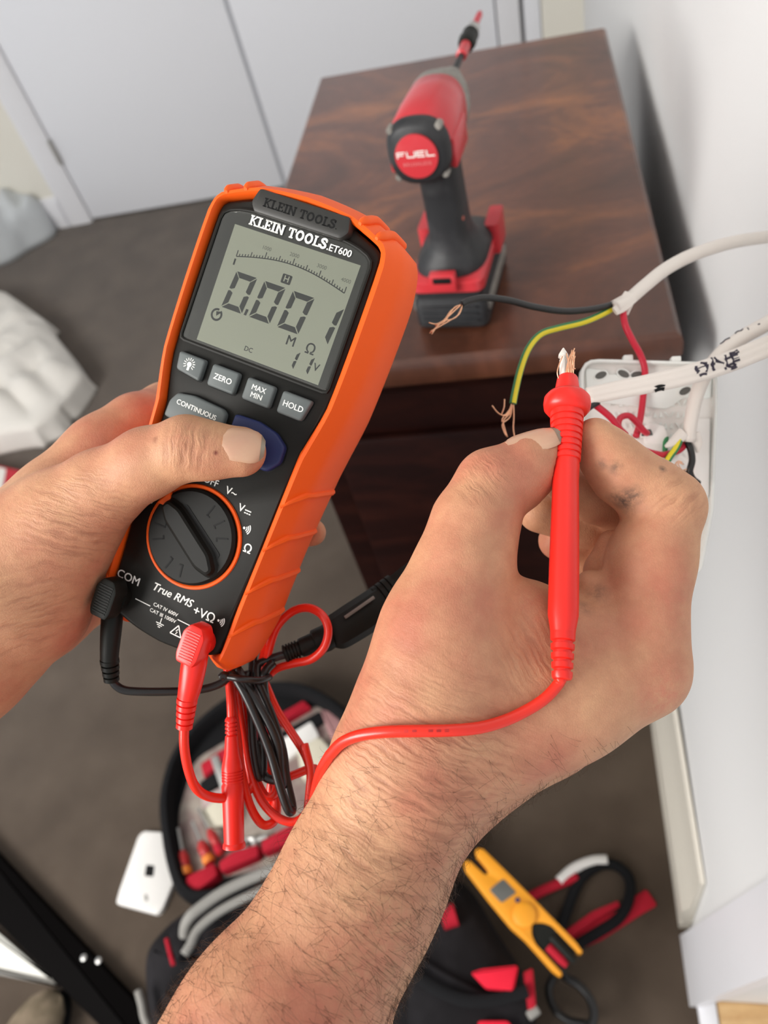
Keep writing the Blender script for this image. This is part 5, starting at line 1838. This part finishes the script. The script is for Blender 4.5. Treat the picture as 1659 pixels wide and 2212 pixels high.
# leads lying on the carpet to the right of the tester
ld = root('probe_lead', G(1300, 1960, 0), 'black and red probe leads looped on the carpet past the amber tester', 'lead')
obj('black_loop', tube(cat(flat([(1190, 2040), (1218, 1985), (1238, 1930), (1262, 1890), (1300, 1868), (1335, 1872), (1360, 1900), (1358, 1945), (1335, 1985), (1290, 2015), (1240, 2046), (1205, 2075)], .010), 6), .0085, 10), M_bagd, ld, sharp=0)
obj('white_sleeve', tube(cat(flat([(1208, 1904), (1240, 1876), (1280, 1860), (1312, 1858)], .014), 5), .0085, 10), M_cover, ld, sharp=0)
obj('red_lead', tube(cat(flat([(1138, 1942), (1170, 1925), (1215, 1906), (1248, 1894)], .012), 5), .008, 10), M_bagred, ld, sharp=0)
rs = root('red_strap', G(1350, 1985, 0), 'red woven strap with a wide end on the carpet near the skirting', 'strap')
obj('strap', poly_slab([(1210, 2044), (1290, 1985), (1345, 1962), (1362, 1942), (1396, 1920), (1420, 1955), (1385, 1975), (1300, 2030), (1225, 2062)], .0005, .0042, .004, .001), M_bagred, rs)
obj('strap', poly_slab([(1210, 2018), (1280, 1968), (1335, 1945), (1340, 1958), (1290, 1985), (1215, 2040)], .0043, .009, .003, .001), M_bagred, rs)
# small pieces at the bag's far edge
o = obj('wire_offcut', join(tube(cat(flat([(985, 1838), (1002, 1822), (1016, 1806)], .03), 4), .010, 10), tube(cat(flat([(998, 1830), (1008, 1815)], .045), 4), .006, 8)), mat('green_black_offcut', (.015, .03, .02), .5))
tag(o, 'dark green wire offcut above the tips of the amber tester', 'wire')

# black lacquered plank, white panel and boot at the lower left
pk_ = root('bed_rail', G(150, 2000, 0), 'black lacquered bed rail with two silver screws lying across the carpet', 'rail')
zp = .03
cr_ = [G(-160, 1679, zp), G(292, 2164, zp), G(330, 2290, zp), G(235, 2238, zp), G(-160, 1838, zp)]
q_ = rpoly(A(cr_)[:, :2], .003, 2)
obj('rail', slab(q_, 0.0, zp, .003), M_plank, pk_, sharp=25)
for u, v in ((181, 2069), (213, 2075)):
    c_ = G(u, v, zp)
    obj('screw', lathe([(0, .0055), (.6, .0055), (1, .003)], c_ - [0, 0, .001], c_ + [0, 0, .003], 12), M_steel, pk_)
ob_ = root('white_panel', G(40, 2050, 0), 'white laminate panel with a grey edge behind the black slat', 'panel')
obj('panel', poly_slab([(-120, 1940), (-20, 2000), (112, 2115), (0, 2090), (-120, 2066)], 0.0, .012, .002, .002), M_board, ob_)
obj('panel_edge', poly_slab([(-120, 2067), (0, 2091), (113, 2116), (128, 2132), (0, 2106), (-120, 2082)], 0.0, .010, .001, .002), M_grey, ob_)
bt = root('work_boot', G(75, 2200, 0), 'khaki suede boot toe standing on the carpet in the bottom corner', 'boot')
V, Fq = [], None
bc = G(52, 2240, .05)
bdir = nrm([.25, .97, 0])
bx = A([bdir[1], -bdir[0], 0])
rg = []
for t, w, h in ((-.20, .040, .10), (-.12, .046, .105), (-.06, .050, .085), (-.02, .051, .072), (.02, .047, .062), (.05, .036, .050), (.066, .020, .034), (.071, .005, .02)):
    th = np.linspace(0, 2 * np.pi, 24, endpoint=False)
    x = np.cos(th) * w
    zz = np.where(np.sin(th) > 0, .03 + np.sin(th) * (h - .03), .03 + np.sin(th) * .012)
    c_ = A([bc[0], bc[1], 0]) + bdir * t
    rg.append(c_ + x[:, None] * bx + zz[:, None] * A([0, 0, 1]))
obj('upper', loft(rg), M_boot, bt, sharp=70)
so = []
for s in np.linspace(0, 2 * np.pi, 28, endpoint=False):
    so.append((A([bc[0], bc[1], 0]) + bdir * (-.065 + math.sin(s) * .14) + bx * math.cos(s) * .054)[:2])
obj('sole', slab(rpoly(A(so), .002, 2), 0.0, .022, .003), M_bagd, bt)

# bedding and bags at the left
def cloth(name, ctr, rx, ry, hz_, m, seed, label, cat_, n=56, amp=.16, pw=2.2, grid=True):
    rs_ = np.random.RandomState(seed)
    ph = rs_.rand(8, 4)
    rg = []
    for i in range(n // 2):
        t = i / (n // 2 - 1)
        zz = math.sin(t * math.pi / 2) ** .75
        sc = (1 - t ** 3.2) ** .6 if t < 1 else 0.0
        th = np.linspace(0, 2 * np.pi, n, endpoint=False)
        w = 1 + sum(amp * .5 / (k + 1) * np.sin((k + 2) * th + ph[k, 0] * 6.3 + t * 3.2 * (ph[k, 1] - .5) * (k + 1)) for k in range(7))
        c, s = np.cos(th), np.sin(th)
        q = (np.abs(c) ** pw + np.abs(s) ** pw) ** (-1 / pw)
        x, y = c * q * rx * w * max(sc, .02), s * q * ry * w * max(sc, .02)
        z_ = hz_ * zz * (1 + .10 * np.sin(9 * x / rx + 4 * ph[6, 2]) * t + .08 * np.sin(7 * y / ry + x * 11 / rx) * t)
        rg.append(np.column_stack([ctr[0] + x, ctr[1] + y, np.maximum(z_ + .001, .001)]))
    o = obj(name, loft(rg), m, None, sharp=0)
    return tag(o, label, cat_)


def draped(name, topl, zt_, m, label, cat_, seed, flare=.05):
    # a heap of sheet: outline at the top, flared and folded lower down, rumpled above
    t2 = refine(rpoly(A([G(u, v, zt_) for u, v in topl])[:, :2], .03, 6), 3)
    for _ in range(6):
        t2 = (np.roll(t2, 1, 0) + 2 * t2 + np.roll(t2, -1, 0)) / 4
    e = np.roll(t2, -2, 0) - np.roll(t2, 2, 0)
    nn = np.stack([e[:, 1], -e[:, 0]], 1)
    nn /= np.linalg.norm(nn, axis=1)[:, None]
    rs_ = np.random.RandomState(seed)
    th = np.linspace(0, 2 * np.pi, len(t2), endpoint=False)
    fold = sum(np.sin(k * th + rs_.rand() * 6) / k for k in (7, 11, 17, 23))
    c_ = t2.mean(0)
    rg = [lift(t2 + nn * (flare * (1 - t) + .05 * fold * (1 - t) ** .7)[:, None], max(zt_ * t, .001)) for t in np.linspace(0, 1, 8)]
    for s in np.linspace(.97, .05, 16):
        q_ = c_ + (t2 - c_) * s
        rid = .030 * np.abs(np.sin(q_[:, 0] * 19 + 2.4 * np.sin(q_[:, 1] * 11))) + .028 * np.abs(np.sin(q_[:, 1] * 15 - q_[:, 0] * 12 + seed))
        rg.append(np.column_stack([q_, zt_ + .004 + rid * min(1, (1 - s) * 5)]))
    return tag(obj(name, loft(rg), m, None, sharp=0), label, cat_)


draped('bed_sheet', [(-420, 610), (-150, 612), (10, 630), (95, 690), (180, 808), (128, 880), (80, 925), (-60, 945), (-420, 1010)], .07, M_sheet, 'rumpled off-white bed sheet heaped on the carpet at the left', 'bedding', 4, .012)
cloth('plastic_bag', G(-10, 490, .10), .17, .15, .19, M_sheer, 9, 'crumpled pale blue-grey plastic bag by the white baseboard', 'bag', amp=.30)
fb = root('fabric_box', G(20, 1060, 0), 'red and white fabric box below the off-white sheet at the left edge', 'box')
zb = .05
q_ = [G(-160, 985, zb), G(-10, 1003, zb), G(86, 1026, zb), G(60, 1120, zb), G(-160, 1120, zb)]
obj('box_side', slab(rpoly(A(q_)[:, :2], .004, 2), 0.001, zb, .003), M_pack, fb)
q_ = [G(-160, 992, zb), G(-10, 1008, zb), G(14, 1014, zb), G(2, 1075, zb), G(-160, 1100, zb)]
obj('white_patch', slab(rpoly(A(q_)[:, :2], .003, 2), zb - .002, zb + .002), M_sheet, fb)
bpy.context.view_layer.update()
